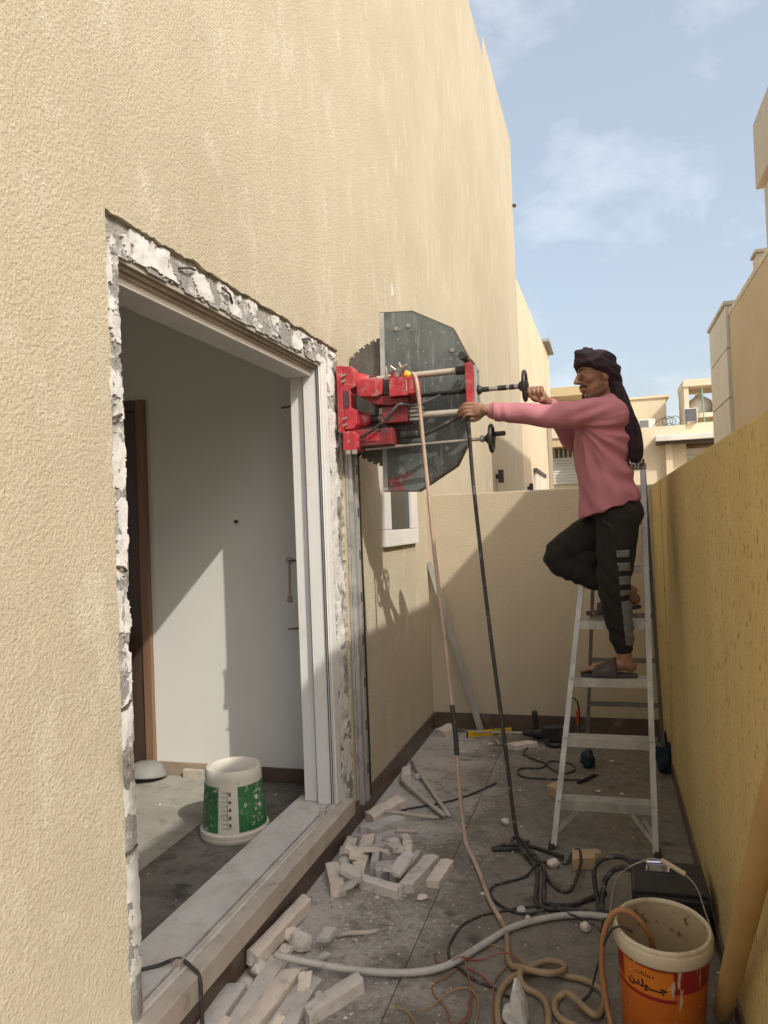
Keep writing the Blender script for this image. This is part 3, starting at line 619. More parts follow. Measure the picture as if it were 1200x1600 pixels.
for x, z in ((-1.06, 2.70), (-.99, 2.71), (-1.05, 1.90), (-.80, 2.02), (-.75, 2.55)): MB().cyl((x, 4.0095, z), (x, 4.004, z), .012, 6).build('guard_bolt', m_steel, g)
MB().box((-1.06, 3.94, 2.27), (-.94, 4.009, 2.35)).build('spindle_housing', m_blk, S, bevel=.006)

# ------------------------------------------------------------------ hoses and cables
def cable(name, pts, r, mat, label, cat, n=6, sides=8, group=None, part=None):
    return tag(MB().tube(crom(pts, n), r, sides).build(name, mat, smooth=True), label, cat, group)
def lay(pts, z=.010): return [(p[0], p[1], z if len(p) < 3 else p[2]) for p in pts]
m_hose = M('pink_hose', (.50, .37, .29), .5, col2=(.44, .31, .24), vs=5, dirt=(.33, .26, .21), ds=12)
m_hoset = M('tan_hose', (.33, .235, .135), .45, col2=(.26, .19, .11), vs=5, dirt=(.20, .16, .11), ds=12)
m_hoseo = M('orange_hose', (.40, .19, .09), .45, col2=(.33, .155, .075), vs=5)
hang = [(-.925, 3.79, 2.40), (-.905, 3.77, 2.375), (-.893, 3.765, 2.30), (-.887, 3.79, 2.12), (-.872, 3.81, 1.812), (-.848, 3.82, 1.41), (-.811, 3.80, 1.016), (-.781, 3.76, .731), (-.76, 3.73, .546), (-.749, 3.70, .365), (-.733, 3.68, .184), (-.712, 3.64, .06), (-.66, 3.55, .016), (-.61, 3.42, .012), (-.534, 3.20, .012), (-.461, 3.035, .012)]
coil = [(-.434, 2.963), (-.418, 2.875), (-.407, 2.8), (-.385, 2.739, .014), (-.35, 2.707, .03), (-.304, 2.687, .036), (-.255, 2.683, .036), (-.217, 2.703, .034), (-.199, 2.737, .03), (-.212, 2.77, .026), (-.253, 2.785, .022), (-.295, 2.765, .018), (-.335, 2.72, .012), (-.37, 2.68), (-.395, 2.63), (-.407, 2.57), (-.405, 2.506), (-.395, 2.44), (-.375, 2.37), (-.34, 2.31), (-.28, 2.29), (-.24, 2.33), (-.236, 2.42), (-.240, 2.50), (-.256, 2.565), (-.285, 2.600), (-.322, 2.615, .016), (-.345, 2.64, .03), (-.345, 2.68, .034), (-.31, 2.715, .018), (-.27, 2.727), (-.223, 2.732), (-.187, 2.721), (-.144, 2.715), (-.096, 2.689), (-.066, 2.64), (-.075, 2.56), (-.10, 2.52, .02), (-.16, 2.575, .03), (-.19, 2.603, .026), (-.216, 2.59), (-.224, 2.554), (-.216, 2.509), (-.19, 2.478), (-.14, 2.45), (-.10, 2.40), (-.06, 2.30)]
ho = thing('water_hose', (-.6, 3.4, 0), 'dusty pink water hose hanging from the saw to a coil on the floor', 'hose')
MB().tube(crom(hang, 6), .0105, 9).build('hanging_length', m_hose, ho, smooth=True)
MB().tube(crom([hang[-1]] + lay(coil, .012), 6), .0115, 9).build('floor_coil', m_hoset, ho, smooth=True)
i0 = crom(hang, 6)[6 * 7 + 1: 6 * 8 + 5]
for k in range(0, len(i0) - 2, 2): MB().tube(i0[k:k + 3], .0128, 9).build('tape_band', m_rub, ho)
ca = thing('power_cable', (-.45, 3.6, 0), 'thick black power cable hanging from the saw to the heap on the floor', 'cable')
MB().tube(crom([(-.97, 3.90, 2.09), (-.90, 3.87, 2.085), (-.80, 3.86, 2.12), (-.70, 3.87, 2.168), (-.662, 3.86, 2.165), (-.652, 3.86, 2.10), (-.650, 3.87, 1.98), (-.642, 3.87, 1.80), (-.61, 3.84, 1.403), (-.578, 3.80, 1.082), (-.542, 3.75, .771), (-.509, 3.70, .503), (-.487, 3.68, .263), (-.47, 3.68, .10), (-.44, 3.67, .03), (-.382, 3.571, .014), (-.358, 3.483, .014), (-.348, 3.339, .014), (-.339, 3.21, .014), (-.29, 3.17, .014), (-.22, 3.18, .014), (-.126, 3.177, .014), (-.03, 3.20, .014), (.06, 3.24, .05)], 6), .0105, 8).build('sheath', m_rub, ca, smooth=True)
cable('saw_lead', [(-1.215, 3.775, 2.085), (-1.15, 3.755, 2.11), (-1.07, 3.745, 2.165), (-1.025, 3.76, 2.215), (-1.0, 3.79, 2.245), (-.93, 3.80, 2.235), (-.86, 3.83, 2.255), (-.80, 3.88, 2.29)], .0075, m_rub, 'short black lead looped across the front of the red saw body', 'cable')
BL = [[(-.592, 3.706), (-.536, 3.762), (-.443, 3.772), (-.366, 3.743), (-.29, 3.70), (-.253, 3.679)],
      [(-.59, 3.691), (-.512, 3.714), (-.434, 3.686, .022), (-.378, 3.599, .03), (-.33, 3.512, .02), (-.318, 3.343), (-.305, 3.233), (-.259, 3.191, .02), (-.199, 3.225), (-.129, 3.294), (-.06, 3.36)],
      [(-.419, 3.777, .03), (-.488, 3.779), (-.514, 3.84), (-.492, 3.865), (-.458, 3.80, .02), (-.415, 3.675, .03), (-.375, 3.60, .04)],
      [(-.253, 3.665), (-.309, 3.626), (-.361, 3.535, .03), (-.411, 3.448), (-.483, 3.383), (-.534, 3.336), (-.542, 3.275), (-.51, 3.203), (-.443, 3.141), (-.368, 3.126), (-.298, 3.151, .02)],
      [(-.256, 3.623), (-.233, 3.628), (-.207, 3.69, .03), (-.177, 3.672, .05), (-.167, 3.549, .05), (-.185, 3.409, .03), (-.215, 3.349), (-.259, 3.358), (-.302, 3.433), (-.333, 3.515, .02)],
      [(-.301, 3.192, .02), (-.384, 3.180), (-.458, 3.138), (-.531, 3.091), (-.577, 3.045), (-.616, 2.977), (-.633, 2.867), (-.632, 2.80), (-.606, 2.731), (-.563, 2.689, .008), (-.509, 2.643), (-.425, 2.606), (-.365, 2.565), (-.309, 2.535)]]
lab = ['flat black cable loop lying behind the left ladder foot', 'thick black cable running from the heap towards the power unit', 'small upright twist of black cable in the heap', 'black cable bowing left from the heap towards the pink hose', 'round black cable loop beside the pale wood block', 'thin dark cable trailing left under the white pipe']
for p, l, rr_ in zip(BL, lab, (.0095, .0105, .0075, .0062, .0075, .005)):
    cable('floor_cable', lay(p, rr_), rr_, m_rub, l, 'cable', group='black cables on the floor')
for k, off in enumerate((.0, .045)):
    cable('unit_lead', [(-.06 - off * .4, 3.16, .012), (-.075 - off * .3, 3.22, .03), (-.05 - off, 3.27, .12 + off), (.02, 3.26 + off, .17 + off * .5), (.10, 3.24, .13)], .011 - .001 * k, m_rub, ('lower', 'higher')[k] + ' of two black leads arching into the power unit', 'cable', group='leads of the power unit')
cable('thin_flex', [(.03, 2.46, .33), (-.01, 2.44, .352), (-.045, 2.47, .30), (-.085, 2.60, .12), (-.11, 2.62, .03), (-.135, 2.605, .008), (-.12, 2.585, .03), (-.105, 2.60, .045), (-.105, 2.63, .03)], .0038, m_rub, 'thin black flex hanging out of the orange bucket', 'cable')
cable('thin_flex', lay([(-.312, 3.201), (-.253, 3.161), (-.195, 3.122), (-.134, 3.076), (-.095, 3.05), (-.075, 2.95, .06), (-.06, 2.72, .22), (-.03, 2.52, .34)], .026), .0045, m_rub, 'thin black flex running from the cable heap up to the orange bucket', 'cable')
cable('bucket_hose', [(.10, 2.53, .20), (.08, 2.50, .31), (.03, 2.50, .368), (-.02, 2.50, .365), (-.052, 2.505, .30), (-.066, 2.51, .20), (-.06, 2.50, .10), (-.045, 2.47, .03), (-.03, 2.40, .012), (-.01, 2.30, .012)], .0095, m_hoseo, 'orange-brown hose bent over the rim into the orange bucket', 'hose')
m_wp = M('white_pipe', (.50, .48, .45), .5, col2=(.44, .42, .39), vs=6, dirt=(.33, .30, .27), ds=15)
cable('white_pipe', [(-1.215, 2.52, .075), (-1.10, 2.54, .05), (-.91, 2.565, .03), (-.73, 2.61, .02), (-.61, 2.69, .016), (-.50, 2.86, .016), (-.42, 2.985, .016), (-.30, 3.085, .016), (-.18, 3.14, .016), (-.05, 3.15, .016), (.05, 3.12, .016)], .013, m_wp, 'white plastic pipe curving across the floor from the rubble', 'pipe')
cable('sill_cord', [(-1.55, 2.10, .204), (-1.47, 2.16, .204), (-1.40, 2.185, .222), (-1.345, 2.18, .204), (-1.306, 2.16, .185), (-1.298, 2.15, .10), (-1.27, 2.12, .012), (-1.18, 2.06, .01)], .0065, m_rub, 'black cord draped over the door sill at the near end', 'cable')
m_cu = M('copper_wire', (.42, .15, .07), .4, .3); m_ye = M('yellow_wire', (.42, .27, .08), .5); m_rd = M('red_wire', (.36, .07, .06), .5)
OW = [[(-.576, 2.697), (-.60, 2.642), (-.64, 2.585), (-.628, 2.532), (-.584, 2.48), (-.552, 2.429), (-.536, 2.36)], [(-.739, 2.437), (-.689, 2.414), (-.643, 2.36)], [(-.644, 2.433), (-.61, 2.475), (-.571, 2.554), (-.521, 2.584), (-.482, 2.547), (-.466, 2.482), (-.464, 2.40)],
      [(-.675, 2.769), (-.658, 2.719), (-.612, 2.699, .02), (-.568, 2.719, .035), (-.54, 2.756), (-.495, 2.771), (-.413, 2.79, .03), (-.36, 2.765), (-.344, 2.728)], [(-.403, 2.40), (-.425, 2.534), (-.435, 2.64), (-.416, 2.712), (-.389, 2.769)], [(-.528, 2.37), (-.50, 2.433), (-.502, 2.508), (-.512, 2.595), (-.548, 2.703, .03), (-.56, 2.772)],
      [(-.542, 2.704), (-.491, 2.676), (-.45, 2.628)], [(-.503, 2.38), (-.487, 2.452), (-.496, 2.535), (-.485, 2.565)], [(-.551, 2.753), (-.538, 2.82), (-.496, 2.863), (-.435, 2.854), (-.363, 2.795), (-.34, 2.739)]]
ws = thing('wire_scraps', (-.52, 2.58, 0), 'tangle of stripped orange and yellow wire strands on the floor', 'wire')
for i, p in enumerate(OW): MB().tube(crom(lay(p, .006 + .002 * (i % 3)), 5), .0024, 6).build('strand', (m_cu, m_ye, m_ye, m_rd, m_cu, m_cu, m_rd, m_rd, m_ye)[i], ws, smooth=True)

# ------------------------------------------------------------------ stepladder
m_lad = M('ladder_aluminium', (.43, .42, .39), .45, .35, col2=(.33, .31, .28), vs=9, dirt=(.52, .49, .43), ds=13, dlo=.48, dhi=.66, bmp=.06, bs=90, stretch=(1, 1, .5))
m_ladr = M('ladder_rear_steel', (.22, .21, .20), .55, .4, col2=(.17, .16, .15), vs=9, dirt=(.32, .29, .25), ds=12)
LA = thing('stepladder', (0, 4.2, 0), 'paint-splashed aluminium stepladder standing against the ochre wall', 'stepladder')
def fl(z): t = z / 1.89; return Vector((-.315 + .262 * t, 3.79 + .63 * t, z))
def frr(z): t = z / 1.89; return Vector((.178 + .049 * t, 3.79 + .63 * t, z))
upv = Vector((0, -.95, .317))
for f in (fl, frr):
    p, q = f(0.012), f(1.875)
    s_ = 1 if f is frr else -1
    a = MB().bar(p, q, .006, .058, upv); b = Vector((s_ * -.012, 0, 0))
    a.bar(p + Vector((-s_ * .013, 0, 0)) + upv * .026, q + Vector((-s_ * .013, 0, 0)) + upv * .026, .020, .006, upv)
    a.bar(p + Vector((-s_ * .013, 0, 0)) - upv * .026, q + Vector((-s_ * .013, 0, 0)) - upv * .026, .020, .006, upv)
    o = a.build('front_rail', m_lad, LA)
    MB().box((p.x - .016, p.y - .03, 0), (p.x + .016, p.y + .03, .03)).build('foot_cap', m_rub, o, bevel=.003)
for i in range(6):
    z = .222 + .2835 * i
    a, b = fl(z), frr(z)
    st = MB().box((a.x + .004, a.y - .030, z - .006), (b.x - .004, a.y + .055, z))
    st.box((a.x + .004, a.y - .034, z - .046), (b.x - .004, a.y - .0305, z - .001)); st.box((a.x + .004, a.y + .0555, z - .03), (b.x - .004, a.y + .059, z - .001))
    s1 = st.build('step', m_lad, LA)
    for x in (a.x - .004, b.x + .004):
        for dy in (-.012, .014): MB().cyl((x - .004, a.y + dy, z - .02 + dy * .5), (x + .004, a.y + dy, z - .02 + dy * .5), .004, 6).build('rivet', m_steel, s1)
MB().box((-.062, 4.375, 1.875), (.236, 4.50, 1.905)).build('top_cap', m_lad, LA, bevel=.004)
for s_, x0, x1 in ((-1, -.03, -.175), (1, .225, .300)):
    p, q = Vector((x0, 4.475, 1.87)), Vector((x1, 5.05, .01))
    o = MB().bar(p, q, .022, .030, (0, .95, .3)).build('rear_rail', m_ladr, LA, bevel=.002)
def rr2(s_, z): t = (1.87 - z) / 1.86; return Vector(((-.03 - .145 * t) if s_ < 0 else (.225 + .075 * t), 4.475 + .575 * t, z))
for z in (.18, .445, .735, 1.02, 1.30, 1.58):
    MB().bar(rr2(-1, z) + Vector((.012, 0, 0)), rr2(1, z) - Vector((.012, 0, 0)), .010, .030).build('rear_bar', m_ladr, LA)
p1 = fl(.19); q1 = frr(.19)
for pa, pb in ((Vector((p1.x + .10, p1.y - .026, .175)), fl(.075) + Vector((.012, -.022, 0))), (Vector((q1.x - .115, q1.y - .026, .175)), frr(.055) + Vector((-.012, -.022, 0)))):
    MB().bar(pa, pb, .020, .004, (0, 1, .3)).build('step_brace', m_lad, LA)
MB().bar(Vector((q1.x - .085, q1.y + .05, .180)), frr(.07) + Vector((-.012, .022, 0)), .020, .004, (0, 1, .3)).build('step_brace', m_lad, LA)
for s_ in (-1, 1):
    a = fl(1.42) if s_ < 0 else frr(1.42)
    MB().bar(a + Vector((0, .03, 0)), rr2(s_, 1.28), .006, .024).build('spreader', m_ladr, LA)
m_blue = M('blue_rag', (.030, .062, .090), .95, col2=(.014, .03, .048), vs=18, bmp=.8, bs=45, bd=.02)
def rag(c, sx, sy, sz, seed, label, parts=0):
    r = random.Random(seed); mb = MB(); n, m = 22, 12
    vs = []
    for i in range(m):
        ph = PI * (i + .001) / (m - 1)
        for j in range(n):
            a = 2 * PI * j / n
            d = Vector((math.sin(ph) * math.cos(a), math.sin(ph) * math.sin(a), math.cos(ph)))
            k = 1 + .55 * mnoise.noise(d * 2.1 + Vector((seed, 0, 0))) + .22 * math.sin(a * 5 + seed + 3 * d.z) * math.sin(ph)
            vs.append((c[0] + d.x * sx * k, c[1] + d.y * sy * k, max(.003, c[2] + d.z * sz * k)))
    mb.add(vs, [(i * n + j, i * n + (j + 1) % n, (i + 1) * n + (j + 1) % n, (i + 1) * n + j) for i in range(m - 1) for j in range(n)])
    return tag(mb.build('rag', m_blue, smooth=True), label, 'rag', 'blue rags at the ladder feet')
rag((-.17, 5.05, .05), .042, .045, .055, 3, 'small blue rag wrapped round the rear left ladder foot')
rag((.30, 5.03, .10), .045, .06, .13, 8, 'larger blue rag bunched at the ladder foot by the ochre wall')

# ------------------------------------------------------------------ buckets
def bucket_wall(c, prof, n=48, M4=None): return MB().lathe(c, prof, n, M4=M4)
T6 = Matrix.Rotation(math.radians(5.0), 4, 'X') @ Matrix.Rotation(math.radians(1.5), 4, 'Y')
ob = thing('orange_bucket', (.118, 2.50, 0), 'open orange and red paint bucket with a cream rim by the ochre wall', 'bucket')
oc = Vector((.112, 2.53, .004))
def drip_mat(name, col, col2, drip=(.58, .52, .42), rough=.4, lo=.60):
    m, t, b = new_mat(name); v = coords(t)
    o = mixc(t, ramp(t, noi(t, v, 6, 4), .35, .7), col, col2)
    o = mixc(t, ramp(t, noi(t, coords(t, (9, 9, .8)), 5, 4, .6), lo, lo + .05), o, drip)
    o = mixc(t, ramp(t, noi(t, v, 40, 3, .6), .68, .72), o, drip)
    t.links.new(o, b.inputs['Base Color']); b.inputs['Roughness'].default_value = rough; return m
m_or = drip_mat('orange_label', (.58, .155, .018), (.46, .115, .014)); m_rdl = drip_mat('red_label', (.30, .018, .016), (.24, .015, .014))
m_or2 = drip_mat('orange_panel', (.66, .20, .02), (.58, .16, .016), lo=.64)
m_crm = M('cream_plastic', (.62, .56, .44), .45, col2=(.56, .49, .37), vs=6, dirt=(.36, .28, .18), ds=10, dlo=.55, dhi=.75)
m_crmi = M('stained_cream', (.50, .41, .28), .55, col2=(.42, .34, .23), vs=7, dirt=(.10, .07, .045), ds=15, dlo=.565, dhi=.63)
def R_(h): return .122 + .017 * h / .33
MB().lathe(oc, [(.02, .001), (R_(0) - .004, .001), (R_(0), .006), (R_(.205), .205)], 56, M4=T6).build('body', m_or, ob, smooth=True)
MB().lathe(oc, [(R_(.205) + .0006, .205), (R_(.285) + .0006, .285)], 56, M4=T6).build('red_band', m_rdl, ob, smooth=True)
MB().lathe(oc, [(R_(.285), .285), (.1455, .286), (.1475, .290), (.1475, .322), (.1455, .326), (.144, .328), (.145, .332), (.1435, .337), (.141, .340), (.138, .342), (.134, .340), (.133, .329)], 56, M4=T6).build('rim', m_crm, ob, smooth=True)
MB().lathe(oc, [(.133, .330), (R_(.15) - .006, .15), (R_(.02) - .006, .014), (.02, .012)], 56, M4=T6).build('inner_wall', m_crmi, ob, smooth=True)
def wrap(u, z, rad):        # u: angle from the side facing the camera, positive to the right
    a = -PI / 2 + u
    return oc + T6 @ Vector((rad * math.cos(a), rad * math.sin(a), z))
def patch(u0, u1, z0, z1, dr, n=14):
    mb = MB(); vs = []
    for i in range(n + 1):
        u = u0 + (u1 - u0) * i / n
        for z in (z0, z1): vs.append(wrap(u, z, R_(z) + dr))
    return mb.add(vs, [(2 * i, 2 * i + 2, 2 * i + 3, 2 * i + 1) for i in range(n)])
U0, U1 = -1.02, .14
patch(U0 - .02, U1 + .02, .188, .275, .0012).build('label_border', m_or, ob)
patch(U0, U1, .191, .272, .0018).build('label_panel', m_or2, ob)
patch(U0 - .3, U1 + .1, .176, .188, .0010).build('label_stripe', m_rdl, ob)
def arabic(codes, width, u_c, z_c, name):
    cu = bpy.data.curves.new('lettering', 'FONT'); cu.body = ''.join(chr(c) for c in codes); cu.align_x = 'CENTER'; cu.offset = .045 if width > .1 else .018; cu.resolution_u = 3
    tmp = bpy.data.objects.new('lettering', cu); COL.objects.link(tmp)
    bpy.context.view_layer.update()
    me = bpy.data.meshes.new_from_object(tmp.evaluated_get(bpy.context.evaluated_depsgraph_get()))
    bpy.data.objects.remove(tmp)
    bm = bmesh.new(); bm.from_mesh(me)
    bmesh.ops.triangulate(bm, faces=bm.faces)
    bmesh.ops.subdivide_edges(bm, edges=[e for e in bm.edges if e.calc_length() > .12], cuts=3)
    xs = [v.co.x for v in bm.verts]; ys = [v.co.y for v in bm.verts]; w = max(xs) - min(xs); cx = (max(xs) + min(xs)) / 2; cyy = (max(ys) + min(ys)) / 2
    k = width / w; off = root_loc(ob)
    for v in bm.verts:
        z = z_c + (v.co.y - cyy) * k * .92; v.co = wrap(u_c + (v.co.x - cx) * k / .134, z, R_(z) + .0026) - off
    bm.to_mesh(me); bm.free(); me.materials.clear(); me.materials.append(M('label_ink', (.018, .014, .012), .5))
    o = bpy.data.objects.new(name, me); COL.objects.link(o); o.parent = ob; return o
arabic([0xFEE5, 0xFEAA, 0xFEDF, 0xFEEE, 0x640, 0x640, 0x640, 0xFE9F], .120, -.42, .217, 'brand_lettering')
arabic([0xFE95, 0xFE8E, 0xFEE7, 0xFE8E, 0xFEEB, 0xFEA9], .058, -.46, .254, 'small_lettering')
hb = MB().tube(crom([wrap(-1.62, .318, .149), wrap(-1.75, .345, .157), oc + Vector((-.115, .20, .372)), oc + Vector((-.02, .27, .405)), oc + Vector((.035, .275, .405))], 6) , .0022, 6).build('bail_wire', m_steel, ob)
MB().tube(crom([oc + Vector((.10, .265, .372)), oc + Vector((.135, .22, .35)), oc + Vector((.150, .12, .318)), wrap(1.55, .315, .149)], 6), .0022, 6).build('bail_wire', m_steel, ob)
MB().tube([oc + Vector((.030, .276, .406)), oc + Vector((.105, .262, .370))], .0085, 10).build('bail_grip', m_crm, ob, autosmooth=.6)

gbk = thing('green_bucket', (-1.85, 3.44, ZF), 'white and green bucket upside down on the room floor', 'bucket')
gc = Vector((-1.85, 3.44, ZF + .001))
m_bw = M('bucket_white', (.66, .63, .56), .45, col2=(.60, .57, .50), vs=5, dirt=(.45, .42, .36), ds=12, dlo=.56, dhi=.7)
m_gr = M('bucket_green', (.035, .175, .060), .5, col2=(.02, .11, .04), vs=9, dirt=(.52, .53, .47), ds=38, dlo=.56, dhi=.66)
def RG(h): return .163 - .026 * h / .338
MB().lathe(gc, [(.168, 0), (.171, .004), (.171, .040), (.166, .044), (RG(.044), .045), (RG(.29), .290), (.141, .292), (.140, .325), (.133, .337), (.118, .338), (.112, .333), (.0005, .333)], 56).build('body', m_bw, gbk, autosmooth=.7)
MB().lathe(gc, [(.172, .012), (.1735, .014), (.1735, .018), (.172, .020)], 56).build('rim_bead', m_bw, gbk, smooth=True)
def gwrap(u, z, dr=.001):
    a = math.radians(-72) + u; rad = RG(z) + dr; return gc + Vector((rad * math.cos(a), rad * math.sin(a), z))
def gpatch(u0, u1, z0, z1, dr=.001, n=18):
    vs = []
    for i in range(n + 1):
        for z in (z0, z1): vs.append(gwrap(u0 + (u1 - u0) * i / n, z, dr))
    return MB().add(vs, [(2 * i, 2 * i + 2, 2 * i + 3, 2 * i + 1) for i in range(n)])
gpatch(-2.6, -.36, .052, .268).build('green_print', m_gr, gbk); gpatch(.30, 3.2, .052, .268).build('green_print', m_gr, gbk)
m_ink = M('scale_ink', (.06, .06, .055), .6)
for i in range(9):
    z = .075 + i * .021; gpatch(-.22, -.22 + (.30 if i % 2 == 0 else .18), z, z + .0022, .0013, 4).build('scale_mark', m_ink, gbk)
for i in range(5): gpatch(.0, .07, .084 + i * .036, .098 + i * .036, .0013, 3).build('scale_figure', m_ink, gbk)
gpatch(-.05, -.035, .07, .25, .0013, 2).build('scale_line', m_ink, gbk)
for i, (u, z, s_) in enumerate(((.98, .20, .16), (1.08, .16, .12), (.92, .145, .09), (1.05, .115, .07), (1.0, .085, .06))): MB().add([gwrap(u, z, .0016)] + [gwrap(u + s_ * .5 * math.cos(a) * (1 + .25 * math.sin(3 * a + i)), z + s_ * .075 * math.sin(a), .0016) for a in np.linspace(0, 2 * PI, 17)[:-1]], [(0, 1 + k, 1 + (k + 1) % 16) for k in range(16)]).build('white_emblem', m_bw, gbk)

# ------------------------------------------------------------------ power unit, tools
pu = thing('power_unit', (.18, 3.17, 0), 'black power unit with a shiny chrome carrying handle behind the orange bucket', 'power unit')
m_box = M('unit_black', (.016, .016, .017), .42, col2=(.026, .026, .026), vs=8, dirt=(.10, .09, .08), ds=22, dlo=.58, dhi=.72)
MB().box((.045, 3.02, .03), (.318, 3.285, .20)).build('case', m_box, pu, bevel=.008)
MB().box((.055, 2.99, .10), (.31, 3.019, .185)).build('front_panel', m_box, pu, bevel=.004)
for x in (.08, .17, .26):
    MB().lathe((x, 0, .14), [(.016, 2.966), (.018, 2.970), (.018, 2.989)], 12, 'y', close=True).build('socket', m_steel if x < .1 else m_box, pu)
for x in (.06, .29):
    for y in (3.04, 3.26): MB().cyl((x, y, 0), (x, y, .03), .012, 8).build('foot', m_rub, pu)
m_chr = M('chrome', (.72, .72, .73), .12, 1.0)
MB().box((.10, 3.175, .2005), (.195, 3.275, .206)).build('handle_plate', m_chr, pu, bevel=.002)
MB().tube(crom([(.108, 3.20, .206), (.106, 3.195, .225), (.115, 3.19, .232), (.18, 3.19, .232), (.190, 3.195, .225), (.188, 3.20, .206)], 5), .008, 8).build('handle', m_chr, pu, smooth=True)

sl = thing('spirit_level', (-.9, 5.72, 0), 'yellow spirit level lying on the floor by the end wall', 'spirit level')
m_yel = M('level_yellow', (.74, .46, .015), .4, col2=(.66, .40, .012), vs=8, dirt=(.40, .30, .10), ds=20, dlo=.6, dhi=.75)
A, B = Vector((-1.055, 5.60, .022)), Vector((-.735, 5.765, .022)); D = B - A
MB().bar(A + D * .02, A + D * .56, .022, .042).build('body', m_yel, sl, bevel=.002)
MB().bar(A + D * .68, A + D * .98, .022, .042).build('body', m_yel, sl, bevel=.002)
MB().bar(A + D * .56, A + D * .68, .022, .022).build('vial_block', m_yel, sl)
MB().cyl(A + D * .585 + Vector((0, 0, .016)), A + D * .655 + Vector((0, 0, .016)), .008, 10).build('vial', M('vial_green', (.25, .4, .05), .1), sl)
MB().bar(A, A + D * .019, .024, .044).build('end_cap', m_rub, sl); MB().bar(A + D * .981, B, .024, .044).build('end_cap', m_rub, sl)

dr = thing('rotary_hammer', (-.5, 5.55, 0), 'black rotary hammer with long bit lying beside the ladder', 'drill')
m_dr = M('drill_black', (.018, .018, .019), .5, col2=(.03, .03, .03), vs=12, dirt=(.10, .09, .08), ds=25)
MB().tube([(-1.0, 5.60, .045), (-.62, 5.60, .052)], .008, 8).build('bit', m_steel, dr)
MB().lathe((0, 5.60, .052), [(.016, -.64), (.026, -.62), (.028, -.575), (.038, -.56), (.040, -.50)], 16, 'x', close=True).build('chuck', m_dr, dr, autosmooth=.6)
MB().prism([(-.50, .010), (-.50, .105), (-.44, .118), (-.33, .118), (-.30, .095), (-.30, .02), (-.36, .004)], 'y', 5.555, 5.645).build('motor_body', m_dr, dr, bevel=.014, seg=3)
MB().tube(crom([(-.535, 5.60, .09), (-.540, 5.60, .13), (-.545, 5.60, .17), (-.547, 5.60, .215)], 3), [.016] * 3 + [.02] * 3 + [.021] * 3 + [.018], 12).build('side_handle', m_dr, dr, smooth=True)
MB().tube(crom([(-.44, 5.55, .03), (-.46, 5.49, .018), (-.42, 5.44, .018), (-.35, 5.46, .02), (-.33, 5.55, .04)], 5), .016, 10).build('rear_grip', m_dr, dr, smooth=True)
cable('drill_flex', lay([(-.46, 5.53, .03), (-.544, 5.50), (-.596, 5.349), (-.593, 5.241), (-.529, 5.147), (-.454, 5.084), (-.41, 4.994), (-.33, 4.88), (-.25, 4.95), (-.26, 5.06), (-.319, 5.106), (-.409, 5.091, .014), (-.445, 4.99), (-.489, 4.957), (-.578, 4.942), (-.60, 4.868), (-.561, 4.784), (-.473, 4.766), (-.303, 4.774), (-.15, 4.79)], .006), .0058, m_rub, 'black drill flex snaking in loops over the floor towards the ladder', 'cable')
cable('dark_strip', lay([(-1.266, 3.95), (-1.212, 4.047), (-1.125, 4.14), (-.965, 4.258), (-.826, 4.419), (-.705, 4.64)], .006), .0055, m_rub, 'thin dark cable end curving over the floor past the pale sticks', 'cable')
bt = thing('cold_chisel', (-.14, 4.86, 0), 'dark chisel with bright tip lying under the ladder', 'chisel')
MB().tube([(-.22, 4.72, .010), (-.13, 4.86, .012)], .0085, 8).build('shaft', m_dr, bt); MB().tube([(-.13, 4.86, .012), (-.112, 4.888, .012)], .011, 8).build('collar', m_chr, bt)
cable('tool_strap', [(-.36, 5.72, .02), (-.33, 5.72, .20), (-.29, 5.72, .285), (-.245, 5.72, .26), (-.235, 5.72, .15), (-.24, 5.70, .02)], .007, m_rub, 'black cord loop standing against the end wall behind the ladder', 'cable')
tag(MB().tube([(-.252, 5.712, .10), (-.246, 5.712, .20)], .010, 8).build('cord_grip', M('orange_grip', (.55, .10, .03), .5)), 'small orange grip on the cord loop behind the ladder', 'grip')

# leaning batten in the yard corner
pl = MB().bar((-.975, 5.76, .012), (-1.338, 5.800, 1.315), .048, .020, (0, 1, 0)).build('leaning_batten', M('grey_batten', (.40, .385, .345), .8, col2=(.33, .31, .27), vs=5, stretch=(6, 6, .7), bmp=.1), bevel=.002)
tag(pl, 'grey timber batten leaning in the yard corner', 'batten')
# tan post leaning along the boundary wall
tp = MB().tube([(.298, 2.62, .022), (.292, 2.2, .44), (.285, 1.66, .98), (.28, 1.2, 1.42)], [.030, .030, .029, .029], 20).build('leaning_post', M('tan_post', (.46, .30, .12), .6, col2=(.38, .24, .095), vs=4, stretch=(1, 1, 1)), autosmooth=.7)
tag(tp, 'round tan post leaning low against the ochre wall beside the bucket', 'post')

